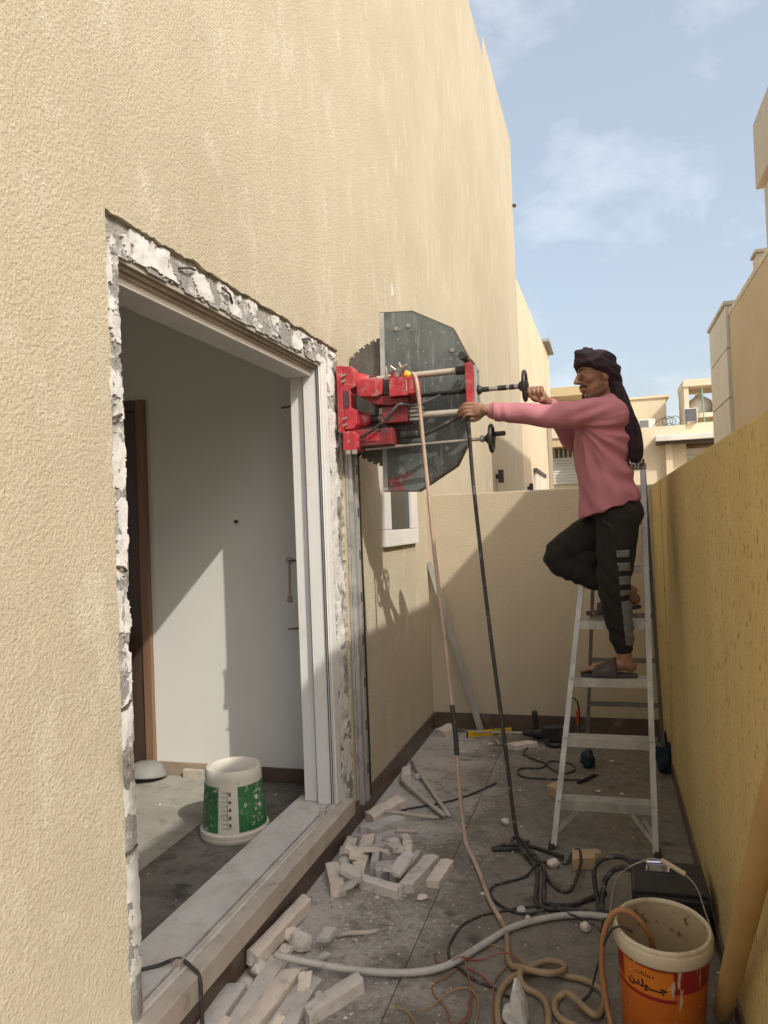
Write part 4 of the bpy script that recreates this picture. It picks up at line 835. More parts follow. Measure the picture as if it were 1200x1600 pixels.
# ------------------------------------------------------------------ rubble
m_fr = [M('rubble_cream', (.72, .64, .55), .95, col2=(.66, .575, .49), vs=9, dirt=(.42, .385, .35), ds=20, bmp=.5, bs=60, bd=.008),
        M('rubble_grey', (.56, .53, .50), .95, col2=(.38, .365, .35), vs=9, dirt=(.58, .53, .47), ds=14, bmp=.5, bs=60, bd=.008),
        M('rubble_dust', (.66, .61, .56), .95, col2=(.56, .52, .47), vs=7, dirt=(.38, .345, .31), ds=16, bmp=.5, bs=60, bd=.008)]
def slab(A, B, w, t, seed, z0=.0, tilt=0.0, rough=.09):
    """broken strip from A to B: straight cast sides, ragged ends"""
    r = random.Random(seed); A = Vector((max(A[0], -1.30), A[1], 0)); B = Vector((max(B[0], -1.30), B[1], 0)); d = B - A; ln = d.length; d.normalize(); s_ = Vector((-d.y, d.x, 0))
    n, m = 6, 4; bm = bmesh.new(); skew = r.uniform(-1, 1)
    vs = []
    for i in range(n + 1):
        u = i / n; row = []; chip = r.uniform(.86, 1.0)
        for j in range(m + 1):
            for k in (0, 1):
                e = ((.5 * w * skew * (j / m - .5) + r.uniform(-.5, .5) * w * .16) if i in (0, n) else 0)
                q = j / m - .5
                edge = -.10 * t if (j in (0, m) and k) else 0
                wob = w * .035 * mnoise.noise((i * 1.3, j, seed))
                p = A + d * (ln * u + e) + s_ * (q * w * (chip if q > 0 else 1) * (.97 if k else 1) + wob)
                row.append(bm.verts.new((p.x, p.y, z0 + (t + edge + t * rough * mnoise.noise((i * .9 + seed, j * .9, 2))) * k + tilt * (u - .5) * (1 if tilt else 0) + (abs(tilt) * .5 if tilt else 0))))
        vs.append(row)
    def V(i, j, k): return vs[i][j * 2 + k]
    for i in range(n):
        for j in range(m):
            bm.faces.new((V(i, j, 1), V(i + 1, j, 1), V(i + 1, j + 1, 1), V(i, j + 1, 1))); bm.faces.new((V(i, j, 0), V(i, j + 1, 0), V(i + 1, j + 1, 0), V(i + 1, j, 0)))
        bm.faces.new((V(i, 0, 0), V(i + 1, 0, 0), V(i + 1, 0, 1), V(i, 0, 1))); bm.faces.new((V(i, m, 1), V(i + 1, m, 1), V(i + 1, m, 0), V(i, m, 0)))
    for j in range(m):
        bm.faces.new((V(0, j, 1), V(0, j + 1, 1), V(0, j + 1, 0), V(0, j, 0))); bm.faces.new((V(n, j, 0), V(n, j + 1, 0), V(n, j + 1, 1), V(n, j, 1)))
    bmesh.ops.recalc_face_normals(bm, faces=bm.faces)
    me = bpy.data.meshes.new('slab'); bm.to_mesh(me); bm.free(); me.materials.append(m_fr[seed % 3])
    o = bpy.data.objects.new('broken_piece', me); COL.objects.link(o); return o
def chunk(c, s, seed, mat=None, name='rubble_chunk', flat=.7):
    r = random.Random(seed); bm = bmesh.new(); bmesh.ops.create_icosphere(bm, subdivisions=2, radius=1)
    ax = [(Vector((r.gauss(0, 1), r.gauss(0, 1), r.gauss(0, 1))).normalized(), r.uniform(.55, .85)) for _ in range(9)]
    for v in bm.verts:
        p = v.co.copy()
        for n_, h in ax:
            k = p.dot(n_)
            if k > h: p -= n_ * (k - h)
        p *= 1 + .07 * mnoise.noise(v.co * 3 + Vector((seed, 0, 0)))
        v.co = Vector((p.x * s, p.y * s * r.uniform(.98, 1.02) * .85, p.z * s * flat))
    zmin = min(v.co.z for v in bm.verts); rot = Matrix.Rotation(r.uniform(0, 6.28), 3, 'Z')
    for v in bm.verts: v.co = rot @ v.co + Vector((max(c[0], -1.31 + s * .5), c[1], (c[2] if len(c) > 2 else 0) - zmin - .001))
    me = bpy.data.meshes.new(name); bm.to_mesh(me); bm.free(); me.materials.append(mat or m_fr[seed % 3])
    o = bpy.data.objects.new(name, me); COL.objects.link(o); return o
GRP = 'pieces of broken wall on the floor'
SL = [((-1.30, 3.93), (-1.19, 4.211), .100, .045, 0, 'broad dusty slab of render by the skirting behind the rubble pile'),
      ((-1.27, 3.771), (-1.142, 3.96), .095, .035, 0, 'dusty ragged slab lying under the thin white stick'),
      ((-1.292, 3.626), (-1.262, 3.422), .062, .045, 0, 'pale block against the skirting at the back of the pile'),
      ((-1.215, 3.661), (-1.140, 3.23), .066, .05, .0, 'long grey-faced slab standing out in the middle of the pile'),
      ((-1.150, 3.631), (-1.092, 3.348), .036, .06, 0, 'narrow cream strip beside the long grey slab'),
      ((-1.09, 3.640), (-.972, 3.570), .055, .05, 0, 'cream piece at the back right of the pile'),
      ((-1.07, 3.493), (-.961, 3.427), .055, .06, .0, 'thick cream piece in the middle right of the pile'),
      ((-.925, 3.532), (-.940, 3.37), .036, .05, 0, 'narrow upright cream piece on the right of the pile'),
      ((-.856, 3.514), (-.904, 3.204), .070, .04, 0, 'wide slab with grey smears, second from the right of the pile'),
      ((-.775, 3.493), (-.795, 3.272), .066, .035, 0, 'clean cream slab at the right end of the pile'),
      ((-1.075, 3.298), (-1.004, 3.368), .040, .05, 0, 'small wedge between the front slabs of the pile'),
      ((-1.115, 3.235), (-.915, 3.165), .060, .042, 0, 'thick cream slab along the front of the pile'),
      ((-1.285, 3.315), (-1.183, 3.110), .068, .055, 0, 'grey-faced block tipped at the front left of the pile'),
      ((-.985, 3.285), (-.958, 3.378), .030, .045, 0, 'thin wedge beside the smeared slab'),
      ((-1.295, 4.732), (-1.255, 4.560), .060, .05, 0, 'pale block by the skirting near the crossed sticks'),
      ((-1.285, 2.998), (-1.295, 2.501), .062, .05, .03, 'long thin slab leaning along the skirting under the sill'),
      ((-1.30, 2.387), (-1.290, 2.10), .075, .04, 0, 'flat board-like slab at the near end of the sill'),
      ((-1.225, 2.586), (-1.205, 2.15), .072, .035, .0, 'long dusty slab second from the sill at the near left'),
      ((-1.140, 2.498), (-1.160, 2.15), .072, .045, 0, 'long pale slab third from the sill at the near left'),
      ((-1.058, 2.497), (-1.072, 2.15), .082, .03, 0, 'wide grey slab under the end of the white pipe'),
      ((-.885, 2.518), (-1.005, 2.30), .066, .045, 0, 'rounded cream slab lying apart in front of the pipe')]
ZOFF = {3: .006, 6: .004, 11: .0, 5: .0}
for i, (a, b, w_, t_, tl, l) in enumerate(SL): tag(slab(a, b, w_, t_, i, 0.0, tl), l, 'rubble', GRP)
CH = [((-1.28, 3.50), .045, 'angular pale chunk at the left end of the pile'), ((-1.24, 3.375), .045, 'squarish pale chunk in front of the back block'), ((-.82, 3.17), .03, 'flat flake in front of the clean slab'), ((-1.20, 4.634), .028, 'small chunk between the crossed sticks'),
      ((-1.186, 2.70), .058, 'big round cream chunk above the pipe end'), ((-1.245, 2.75), .042, 'cream chunk behind the big round one'), ((-1.285, 2.42), .035, 'small block between the sill slabs'), ((-1.27, 2.50), .04, 'small block under the thin leaning slab'), ((-1.30, 2.80), .04, 'crumbly chunk against the skirting'), ((-1.01, 2.43), .018, 'tiny white bit behind the rounded slab'),
      ((-.569, 4.019), .028, 'lone pale stone in the middle of the floor'), ((-.292, 3.583), .034, 'grey stone inside the black cable loop'), ((-.393, 3.139), .022, 'pebble beside the white pipe, left one'), ((-.36, 3.085), .018, 'pebble beside the white pipe, right one'), ((-.132, 3.056), .028, 'dark stone left of the orange bucket'), ((-.571, 3.26), .016, 'small flat bit left of the pink hose')]
rp_ = random.Random(21)
for i in range(16):
    x, y, a = rp_.gauss(-1.07, .085), rp_.gauss(3.43, .12), rp_.uniform(0, PI); ln = rp_.uniform(.06, .16); d_ = Vector((math.cos(a), math.sin(a))) * ln / 2
    o = slab((x - d_.x, y - d_.y), (x + d_.x, y + d_.y), rp_.uniform(.035, .075), rp_.uniform(.012, .026), 60 + i, rp_.uniform(.028, .055), rp_.choice((0, .03, -.03)))
    tag(o, 'small pale broken piece heaped on the rubble pile by the sill', 'rubble', 'small pieces heaped on the pile')
for i in range(12):
    x, y, a = rp_.uniform(-1.29, -1.0), rp_.uniform(2.15, 2.75), rp_.gauss(1.5, .35); ln = rp_.uniform(.05, .16); d_ = Vector((math.cos(a), math.sin(a))) * ln / 2
    o = slab((x - d_.x, y - d_.y), (x + d_.x, y + d_.y), rp_.uniform(.03, .06), rp_.uniform(.010, .02), 90 + i, rp_.uniform(.0, .04), rp_.choice((0, .02)))
    tag(o, 'small pale broken piece among the long slabs at the near left', 'rubble', 'small pieces among the long slabs')
for i, (c_, s_, l) in enumerate(CH): tag(chunk(c_, s_, 40 + i, flat=.4 if 'fla' in l else .72), l, 'rubble', GRP)
FL = [(-.10, 4.62), (.03, 4.60), (-1.02, 5.25), (-.93, 5.33), (-.80, 5.20), (-.55, 4.55), (-.86, 5.46), (-.30, 4.30), (-.02, 5.2)]
FLL = ['white flake under the ladder, left of its twin', 'white flake under the ladder, nearer the ochre wall', 'white flake below the spirit level, leftmost', 'white flake just below the spirit level', 'white flake between the two hanging leads', 'white flake left of the wood wedge', 'white flake touching the spirit level shadow', 'white flake in front of the second ladder step', 'white flake between the rear ladder feet']
for c_ in FL: tag(chunk(c_, rp_.uniform(.012, .03), int(c_[1] * 1000), m_plast, 'plaster_flake', .22), FLL[FL.index(c_)], 'flake', 'loose flakes at the far end')
lp = [(-.345, .122), (-.333, .124), (-.322, .110), (-.312, .082), (-.306, .040), (-.302, .0), (-.375, .0), (-.384, .014), (-.380, .036), (-.360, .048), (-.352, .080)]
lb = MB(); nl = len(lp); rl = random.Random(6)
rings_ = [[(x + (-.343 - x) * k + rl.uniform(-.003, .003), 2.47 + yy + rl.uniform(-.006, .006), max(.001, z * (1 - k * .25) + rl.uniform(-.003, .003))) for x, z in lp] for yy, k in ((-.032, .30), (-.020, .05), (.012, .0), (.030, .25))]
for q in rings_: lb.v += q
for a in range(3): lb.f += [(a * nl + i, a * nl + (i + 1) % nl, (a + 1) * nl + (i + 1) % nl, (a + 1) * nl + i) for i in range(nl)]
lb.f += [tuple(range(nl))[::-1], tuple(range(3 * nl, 4 * nl))]
lm = lb.build('plaster_lump', m_plast); tag(lm, 'upright white plaster lump inside the hose coil', 'plaster', None)
m_blk2 = M('cut_wood', (.50, .36, .22), .8, col2=(.43, .30, .18), vs=6, stretch=(1, 6, 6))
wb = MB().prism([(-.205, 3.56), (-.21, 3.66), (-.10, 3.70), (-.075, 3.66), (-.105, 3.64), (-.10, 3.60)], 'z', .001, .055).build('wood_block', m_blk2, bevel=.003); tag(wb, 'notched pale wood block beside the cable loop', 'block')
tag(MB().prism([(-.385, 4.50), (-.33, 4.44), (-.31, 4.52), (-.33, 4.60)], 'z', .001, .06).build('wood_wedge', m_blk2, bevel=.003), 'wood wedge behind the left ladder rail', 'block')
tag(slab((-1.262, 5.60), (-1.205, 5.80), .10, .045, 0), 'pale brick-like block alone in the yard corner', 'rubble')
tag(slab((-.70, 5.36), (-.555, 5.47), .09, .035, 3), 'white flat block in front of the drill', 'rubble')
m_stk = M('white_stick', (.52, .47, .40), .8, col2=(.45, .40, .33), vs=8)
for a, b, r_, l in (((-1.30, 4.88, .03), (-.88, 4.063, .012), .012, 'long pale stick crossing over another near the skirting'), ((-1.28, 4.53, .02), (-.90, 4.03, .028), .012, 'pale stick lying under the crossing one'), ((-1.22, 3.96, .05), (-.937, 4.03, .012), .010, 'short white stick resting on the dusty slab'), ((-1.09, 3.70, .055), (-.98, 3.745, .05), .009, 'thin white stick at the back of the pile'), ((-1.075, 2.80, .010), (-.93, 2.87, .010), .0095, 'short white tube on the dusty floor'), ((-.84, 5.56, .008), (-.79, 5.44, .008), .007, 'small white stick below the spirit level')):
    p = [Vector(a).lerp(Vector(b), t) + Vector((0, 0, .004 * math.sin(t * 6))) for t in (0, .25, .5, .75, 1)]
    tag(MB().tube(p, r_, 8).build('stick', m_stk, smooth=True), l, 'stick', 'pale sticks on the floor')
# crumbs: too many to count
rc = random.Random(12); cr = MB()
def crumb(x, y, s, z=0):
    ps = [Vector((rc.uniform(-1, 1), rc.uniform(-1, 1), rc.uniform(0, .9))) * s + Vector((x, y, z)) for _ in range(5)]
    ps = [(p.x, p.y, max(z + .0002, p.z)) for p in ps] ; top = (x, y, z + s * .9)
    cr.add(ps[:4] + [top], [(0, 1, 4), (1, 2, 4), (2, 3, 4), (3, 0, 4), (3, 2, 1, 0)])
for _ in range(5200):
    u = rc.random()
    if u < .45: x, y = rc.gauss(-1.15, .14), rc.gauss(3.4, .42)
    elif u < .75: x, y = rc.gauss(-1.1, .2), rc.uniform(2.1, 3.2)
    else: x, y = rc.uniform(-1.3, .32), rc.uniform(2.1, 5.7)
    if -1.325 < x < .33 and y < 5.8: crumb(x, y, min(.012, rc.expovariate(1 / .0026) + .0012))
o = cr.build('plaster_crumbs', m_fr[2], fix=False); o['kind'] = 'stuff'; tag(o, 'scattered plaster crumbs and grit over the yard floor', 'rubble')
cr = MB()
for _ in range(260): crumb(rc.uniform(-2.9, -1.63), rc.uniform(2.2, 4.1), min(.014, rc.expovariate(1 / .003) + .001), ZF)
for _ in range(160): crumb(rc.uniform(-1.6, -1.33), rc.uniform(1.95, 3.6), min(.006, rc.expovariate(1 / .0016) + .0008), .199)
o = cr.build('room_crumbs', m_plast, fix=False); o['kind'] = 'stuff'; tag(o, 'white plaster crumbs on the room floor and sill', 'rubble')

# ------------------------------------------------------------------ the worker on the ladder
PB = Vector((.05, 4.10, .79))
person = thing('person', PB, 'man in pink shirt, black trousers and dark headscarf on the stepladder turning the saw crank', 'person')
def ell(mb, c, r, n=20, m=12, rot=None):
    vs = []
    for i in range(m + 1):
        ph = PI * i / m
        for j in range(n):
            a = 2 * PI * j / n; p = Vector((r[0] * math.sin(ph) * math.cos(a), r[1] * math.sin(ph) * math.sin(a), r[2] * math.cos(ph)))
            if rot is not None: p = rot @ p
            vs.append(p + Vector(c))
    mb.add(vs, [(i * n + j, (i + 1) * n + j, (i + 1) * n + (j + 1) % n, i * n + (j + 1) % n) for i in range(m) for j in range(n)])
def limb(mb, pts, rad, n=14, sub=5):
    """tapered round limb with rounded ends"""
    P = crom(pts, sub); R = []
    for i in range(len(rad) - 1): R += [rad[i] + (rad[i + 1] - rad[i]) * k / sub for k in range(sub)]
    R.append(rad[-1])
    a = (P[0] - P[1]).normalized(); b = (P[-1] - P[-2]).normalized()
    pre = [(P[0] + a * R[0] * math.sin(t), R[0] * math.cos(t)) for t in (1.45, 1.1, .7, .35)]
    post = [(P[-1] + b * R[-1] * math.sin(t), R[-1] * math.cos(t)) for t in (.35, .7, 1.1, 1.45)]
    mb.tube([p for p, _ in pre] + P + [p for p, _ in post], [r for _, r in pre] + R + [r for _, r in post], n)
def loft(mb, rings, n=28):
    """rings: (centre, u vector, v vector)"""
    k = len(mb.v); m = len(rings)
    for c, u, v in rings:
        for j in range(n):
            a = 2 * PI * j / n; mb.v.append(tuple(Vector(c) + Vector(u) * math.cos(a) + Vector(v) * math.sin(a)))
    for i in range(m - 1):
        for j in range(n): mb.f.append((k + i * n + j, k + i * n + (j + 1) % n, k + (i + 1) * n + (j + 1) % n, k + (i + 1) * n + j))
    mb.f.append(tuple(k + j for j in range(n))[::-1]); mb.f.append(tuple(k + (m - 1) * n + j for j in range(n)))
def fuse(mb, voxel, smooth, disp=None):
    """one continuous surface out of overlapping forms"""
    me = bpy.data.meshes.new('fuse'); me.from_pydata([tuple(p) for p in mb.v], [], mb.f)
    bm = bmesh.new(); bm.from_mesh(me); bmesh.ops.recalc_face_normals(bm, faces=bm.faces); bm.to_mesh(me); bm.free()
    o = bpy.data.objects.new('fuse', me); COL.objects.link(o)
    r = o.modifiers.new('r', 'REMESH'); r.mode = 'VOXEL'; r.voxel_size = voxel
    if smooth: s_ = o.modifiers.new('s', 'SMOOTH'); s_.iterations = smooth; s_.factor = .5
    bpy.context.view_layer.update()
    res = bpy.data.meshes.new_from_object(o.evaluated_get(bpy.context.evaluated_depsgraph_get()))
    bpy.data.objects.remove(o)
    n = len(res.vertices); co = np.empty(n * 3, np.float32); res.vertices.foreach_get('co', co); co = co.reshape(-1, 3)
    if disp is not None:
        no = np.empty(n * 3, np.float32); res.vertices.foreach_get('normal', no); no = no.reshape(-1, 3)
        co = co + no * disp(co)[:, None]; res.vertices.foreach_set('co', co.astype(np.float32).ravel()); res.update()
    return res
def place(me, name, mat, parent, off=None):
    off = root_loc(parent); me.transform(Matrix.Translation(-off)); me.materials.clear(); me.materials.append(mat)
    me.polygons.foreach_set('use_smooth', [True] * len(me.polygons)); me.name = name
    o = bpy.data.objects.new(name, me); COL.objects.link(o); o.parent = parent; return o
def peel(me, keep, offset, name, mat, parent, world_off):
    """a thin layer (beard, stripe) lifted off the faces of me that keep() accepts, closed at its rim"""
    n = len(me.vertices); co = np.empty(n * 3, np.float32); me.vertices.foreach_get('co', co); co = co.reshape(-1, 3) + np.array(world_off, np.float32)
    no = np.empty(n * 3, np.float32); me.vertices.foreach_get('normal', no); no = no.reshape(-1, 3)
    kv = keep(co, no); fs = [tuple(p.vertices) for p in me.polygons if all(kv[i] for i in p.vertices)]
    used = sorted({i for f in fs for i in f}); mp = {i: k for k, i in enumerate(used)}; m = len(used)
    if not used: return None
    mb = MB(); outer_ = [co[i] + no[i] * offset for i in used]; inner_ = [co[i] - no[i] * .0015 for i in used]
    cnt = {}
    for f in fs:
        for a, b in zip(f, f[1:] + f[:1]): cnt[(a, b)] = 1
    rim_ = [(a, b) for (a, b) in cnt if (b, a) not in cnt]
    mb.add(list(outer_) + list(inner_), [tuple(mp[i] for i in f) for f in fs] + [(mp[b], mp[a], mp[a] + m, mp[b] + m) for a, b in rim_])
    return mb.build(name, mat, parent, smooth=True, fix=False)
m_skin = M('skin', (.29, .155, .098), .52, col2=(.245, .125, .077), vs=14, bmp=.10, bs=160, bd=.002)
m_hair = M('dark_hair', (.022, .015, .012), .8, col2=(.04, .026, .02), vs=60)
m_stub = M('stubble', (.165, .088, .058), .8, col2=(.105, .056, .038), vs=150)
# head frame
HC = Vector((-.006, 4.075, 2.352)); yaw_h = math.radians(24)
HF = Vector((-math.cos(yaw_h), -math.sin(yaw_h), -.10)).normalized(); HS = Vector((0, 0, 1)).cross(HF).normalized(); HU = HF.cross(HS)
HR = Matrix((HF, HS, HU)).transposed()
def hd_(f, s, u): return HC + HF * f + HS * s + HU * u
B_ = MB()
ell(B_, hd_(-.008, 0, .032), (.094, .076, .088), rot=HR); ell(B_, hd_(.030, 0, -.040), (.060, .057, .078), rot=HR)
ell(B_, hd_(.052, 0, .02), (.046, .058, .055), rot=HR)
ell(B_, hd_(.070, 0, -.100), (.024, .026, .021), rot=HR)
for s_ in (-1, 1):
    limb(B_, [hd_(-.015, s_ * .056, -.045), hd_(.0, s_ * .052, -.08), hd_(.066, s_ * .016, -.103)], [.018, .019, .017], 10, 3)
    ell(B_, hd_(.058, s_ * .042, -.014), (.028, .026, .026), rot=HR)
    limb(B_, [hd_(.086, s_ * .010, .030), hd_(.080, s_ * .042, .028)], [.011, .010], 8, 2)
    ell(B_, hd_(.101, s_ * .0125, -.027), (.010, .008, .008), 10, 8, HR)
    ell(B_, hd_(-.012, s_ * .078, -.010), (.020, .010, .030), 12, 8, HR)
limb(B_, [hd_(.089, 0, .024), hd_(.103, 0, .004), hd_(.119, 0, -.022)], [.010, .011, .0125], 10, 3)
limb(B_, [hd_(.080, -.026, -.060), hd_(.096, 0, -.054), hd_(.080, .026, -.060)], [.006, .0085, .006], 8, 3)
limb(B_, [hd_(.080, -.022, -.068), hd_(.094, 0, -.070), hd_(.080, .022, -.068)], [.006, .009, .006], 8, 3)
limb(B_, [hd_(-.02, 0, -.05), Vector((.030, 4.085, 2.21)), Vector((.045, 4.095, 2.12))], [.056, .058, .07], 16, 4)
# trunk, arms
loft(B_, [((.06, 4.11, 1.60), (.105, 0, 0), (0, .15, 0)), ((.03, 4.10, 1.75), (.11, 0, 0), (0, .15, 0)), ((.02, 4.10, 1.95), (.115, 0, 0), (0, .165, 0)), ((.03, 4.10, 2.10), (.105, 0, 0), (0, .18, 0)), ((.04, 4.10, 2.18), (.07, 0, 0), (0, .12, 0))])
limb(B_, [(.045, 3.955, 2.145), (-.25, 3.885, 2.145), (-.50, 3.848, 2.178), (-.565, 3.836, 2.187)], [.055, .042, .031, .027], 14, 5)
limb(B_, [(.02, 4.25, 2.13), (-.13, 4.27, 2.03), (-.235, 4.03, 2.19), (-.262, 3.965, 2.225)], [.055, .042, .031, .027], 14, 5)
# near hand laid along the end of the lower rod
ell(B_, (-.598, 3.836, 2.190), (.046, .020, .038))
for z0, ln, r_ in ((2.219, .066, .0100), (2.200, .074, .0102), (2.181, .070, .0098), (2.163, .054, .0088)):
    x0 = -.628 + .004 * abs(z0 - 2.2) * 100 * .1
    limb(B_, [(x0 + .02, 3.834, z0), (x0 - ln * .40, 3.824, z0 + .004), (x0 - ln * .75, 3.832, z0 - .006), (x0 - ln, 3.846, z0 - .014)], [r_ + .001, r_, r_ * .95, r_ * .85], 10, 4)
limb(B_, [(-.575, 3.842, 2.168), (-.602, 3.846, 2.145), (-.632, 3.852, 2.140), (-.650, 3.862, 2.146)], [.014, .0115, .0105, .009], 10, 4)
# far hand closed round the crank handle
ell(B_, (-.300, 3.928, 2.252), (.042, .019, .036))
for x0, k in ((-.338, 0), (-.317, 1), (-.296, 2), (-.276, 3)):
    r_ = (.0095, .0100, .0096, .0086)[k]
    limb(B_, [(x0, 3.930, 2.274), (x0 - .002, 3.898, 2.288), (x0 - .002, 3.866, 2.276), (x0, 3.859, 2.256), (x0 + .001, 3.872, 2.240)], [r_ + .001, r_, r_, r_ * .95, r_ * .85], 10, 4)
limb(B_, [(-.275, 3.930, 2.235), (-.285, 3.900, 2.222), (-.308, 3.872, 2.228), (-.330, 3.866, 2.240)], [.013, .0115, .0105, .009], 10, 4)
limb(B_, [(-.285, 3.935, 2.24), (-.258, 3.975, 2.222)], [.027, .026], 12, 3)
# legs and feet
limb(B_, [(.07, 4.035, 1.60), (.030, 4.045, 1.24), (.066, 4.062, .95), (.070, 4.064, .875)], [.085, .056, .038, .036], 14, 5)
limb(B_, [(.065, 4.20, 1.60), (-.255, 4.20, 1.395), (.095, 4.185, 1.225), (.118, 4.182, 1.205)], [.085, .058, .038, .034], 14, 5)
ell(B_, (.096, 4.064, .846), (.034, .030, .030)); limb(B_, [(.085, 4.064, .860), (.02, 4.062, .850), (-.06, 4.062, .836)], [.034, .033, .026], 14, 4)
ell(B_, (-.06, 4.064, .834), (.040, .043, .021))
for k, (yy, ln, r_) in enumerate(((4.036, .062, .0125), (4.052, .060, .0095), (4.067, .054, .009), (4.081, .046, .0085), (4.094, .036, .008))):
    limb(B_, [(-.075, yy, .834), (-.075 - ln * .6, yy, .834), (-.075 - ln, yy - .001, .827)], [r_, r_, r_ * .9], 8, 3)
ell(B_, (.135, 4.182, 1.178), (.032, .029, .031)); limb(B_, [(.120, 4.182, 1.195), (.06, 4.178, 1.150), (-.01, 4.175, 1.118)], [.034, .031, .024], 14, 4)
ell(B_, (-.005, 4.176, 1.116), (.036, .041, .020))
for yy, ln in ((4.150, .055), (4.165, .055), (4.179, .05), (4.192, .042), (4.204, .034)): limb(B_, [(-.02, yy, 1.114), (-.02 - ln, yy, 1.104)], [.0095, .008], 8, 2)
body_me = fuse(B_, .0042, 3)
body = place(body_me, 'body', m_skin, person)
def loc_h(co): d = co - np.array(HC, np.float32); return d @ np.array(HF), d @ np.array(HS), d @ np.array(HU)
def k_beard(co, no):
    f, s, u = loc_h(co); line = -.052 - .30 * (f - .02)
    return (f > -.012) & (f < .115) & (np.abs(s) < .075) & (u > -.135) & (u < -.086 + .62 * (.07 - f) + .006 * np.sin(f * 300 + s * 170))
peel(body_me, k_beard, .0016, 'beard', m_stub, person, PB)
peel(body_me, lambda co, no: (lambda f, s, u: (f > .074) & (f < .125) & (np.abs(s) < .036) & (u < -.036 - .25 * np.abs(s)) & (u > -.050 - .30 * np.abs(s)))(*loc_h(co)), .004, 'moustache', m_hair, person, PB)
peel(body_me, lambda co, no: (lambda f, s, u: (f > .080) & (f < .125) & (np.abs(s) < .014) & (u < -.082) & (u > -.112))(*loc_h(co)), .003, 'chin_tuft', m_hair, person, PB)
for s_ in (-1, 1):
    e = MB(); ell(e, hd_(.083, s_ * .031, .006), (.0105, .0125, .0075), 14, 10, HR); e_o = e.build('eye', M('eye_white', (.42, .38, .34), .25), person, smooth=True)
    e = MB(); ell(e, hd_(.0905, s_ * .0325, .005), (.0042, .0058, .0058), 10, 8, HR); e.build('iris', M('iris_dark', (.012, .008, .006), .15), e_o, smooth=True)
    e = MB(); limb(e, [hd_(.090, s_ * .016, .0125), hd_(.0945, s_ * .030, .0155), hd_(.083, s_ * .047, .0095)], [.0035, .0045, .003], 8, 3); e.build('eyelid', m_skin, e_o, smooth=True)
    e = MB(); limb(e, [hd_(.0965, s_ * .012, .032), hd_(.0925, s_ * .030, .038), hd_(.078, s_ * .050, .031)], [.0045, .0052, .003], 8, 3); e.build('eyebrow', m_hair, person, smooth=True)
# trousers
T_ = MB()
ell(T_, (.072, 4.115, 1.635), (.128, .165, .115))
limb(T_, [(.070, 4.045, 1.61), (.050, 4.045, 1.42), (.034, 4.046, 1.245), (.052, 4.055, 1.08), (.066, 4.062, .965)], [.112, .098, .079, .069, .055], 18, 5)
limb(T_, [(.06, 4.185, 1.61), (-.12, 4.195, 1.50), (-.252, 4.20, 1.402), (-.10, 4.195, 1.315), (.065, 4.188, 1.245)], [.108, .098, .080, .074, .058], 18, 5)
ell(T_, (-.10, 4.195, 1.40), (.115, .075, .075)); limb(T_, [(.066, 4.062, .975), (.067, 4.062, .945)], [.053, .049], 16, 2); limb(T_, [(.055, 4.188, 1.25), (.085, 4.187, 1.236)], [.053, .047], 16, 2)
def fold_t(co):
    x, y, z = co[:, 0], co[:, 1], co[:, 2]
    near = 1 / (1 + np.exp(-(4.12 - y) * 60))
    w_ = .0045 * np.sin(z * 62 + 7 * np.sin(x * 16) + y * 20) * np.exp(-((z - 1.22) / .13) ** 2) + .005 * np.sin(z * 95 + 5 * x * 10 + y * 30) * np.exp(-((z - 1.0) / .06) ** 2)
    k = .004 * np.sin((x + .8 * z) * 70 + y * 14) * np.exp(-((x + .12) / .14) ** 2 - ((z - 1.40) / .12) ** 2)
    return w_ + k + .0022 * np.sin(x * 41 + z * 33) * np.sin(z * 27 - y * 31)
m_trs = M('black_jersey', (.0075, .0072, .007), .85, col2=(.015, .0135, .012), vs=7, bmp=.2, bs=220, bd=.002)
t_me = fuse(T_, .007, 5, fold_t); trs = place(t_me, 'trousers', m_trs, person)
m_gs = M('grey_stripe', (.17, .17, .168), .8, col2=(.12, .12, .118), vs=16, stretch=(1, 1, 3))
def stripe(z0, z1, x0, x1, sl=0.0):
    def k(co, no): return (co[:, 1] < 4.06) & (no[:, 1] < -.15) & (co[:, 2] > z0 + sl * (co[:, 0] - .1)) & (co[:, 2] < z1 + sl * (co[:, 0] - .1)) & (co[:, 0] > x0 + (1.3 - co[:, 2]) * .06) & (co[:, 0] < x1 + (1.3 - co[:, 2]) * .02)
    return k
for z0, z1 in ((1.405, 1.448), (1.335, 1.385), (1.268, 1.318), (1.208, 1.248)): peel(t_me, stripe(z0, z1, .056, .120), .0014, 'side_patch', m_gs, trs, PB)
peel(t_me, stripe(.955, 1.188, .056, .130), .0014, 'side_stripe', m_gs, trs, PB)
MB().tube(crom([(-.005, 3.930, 1.60), (.015, 3.925, 1.585), (.035, 3.925, 1.565), (.040, 3.930, 1.535)], 4), .0018, 6).build('pocket_zip', m_iron, trs)
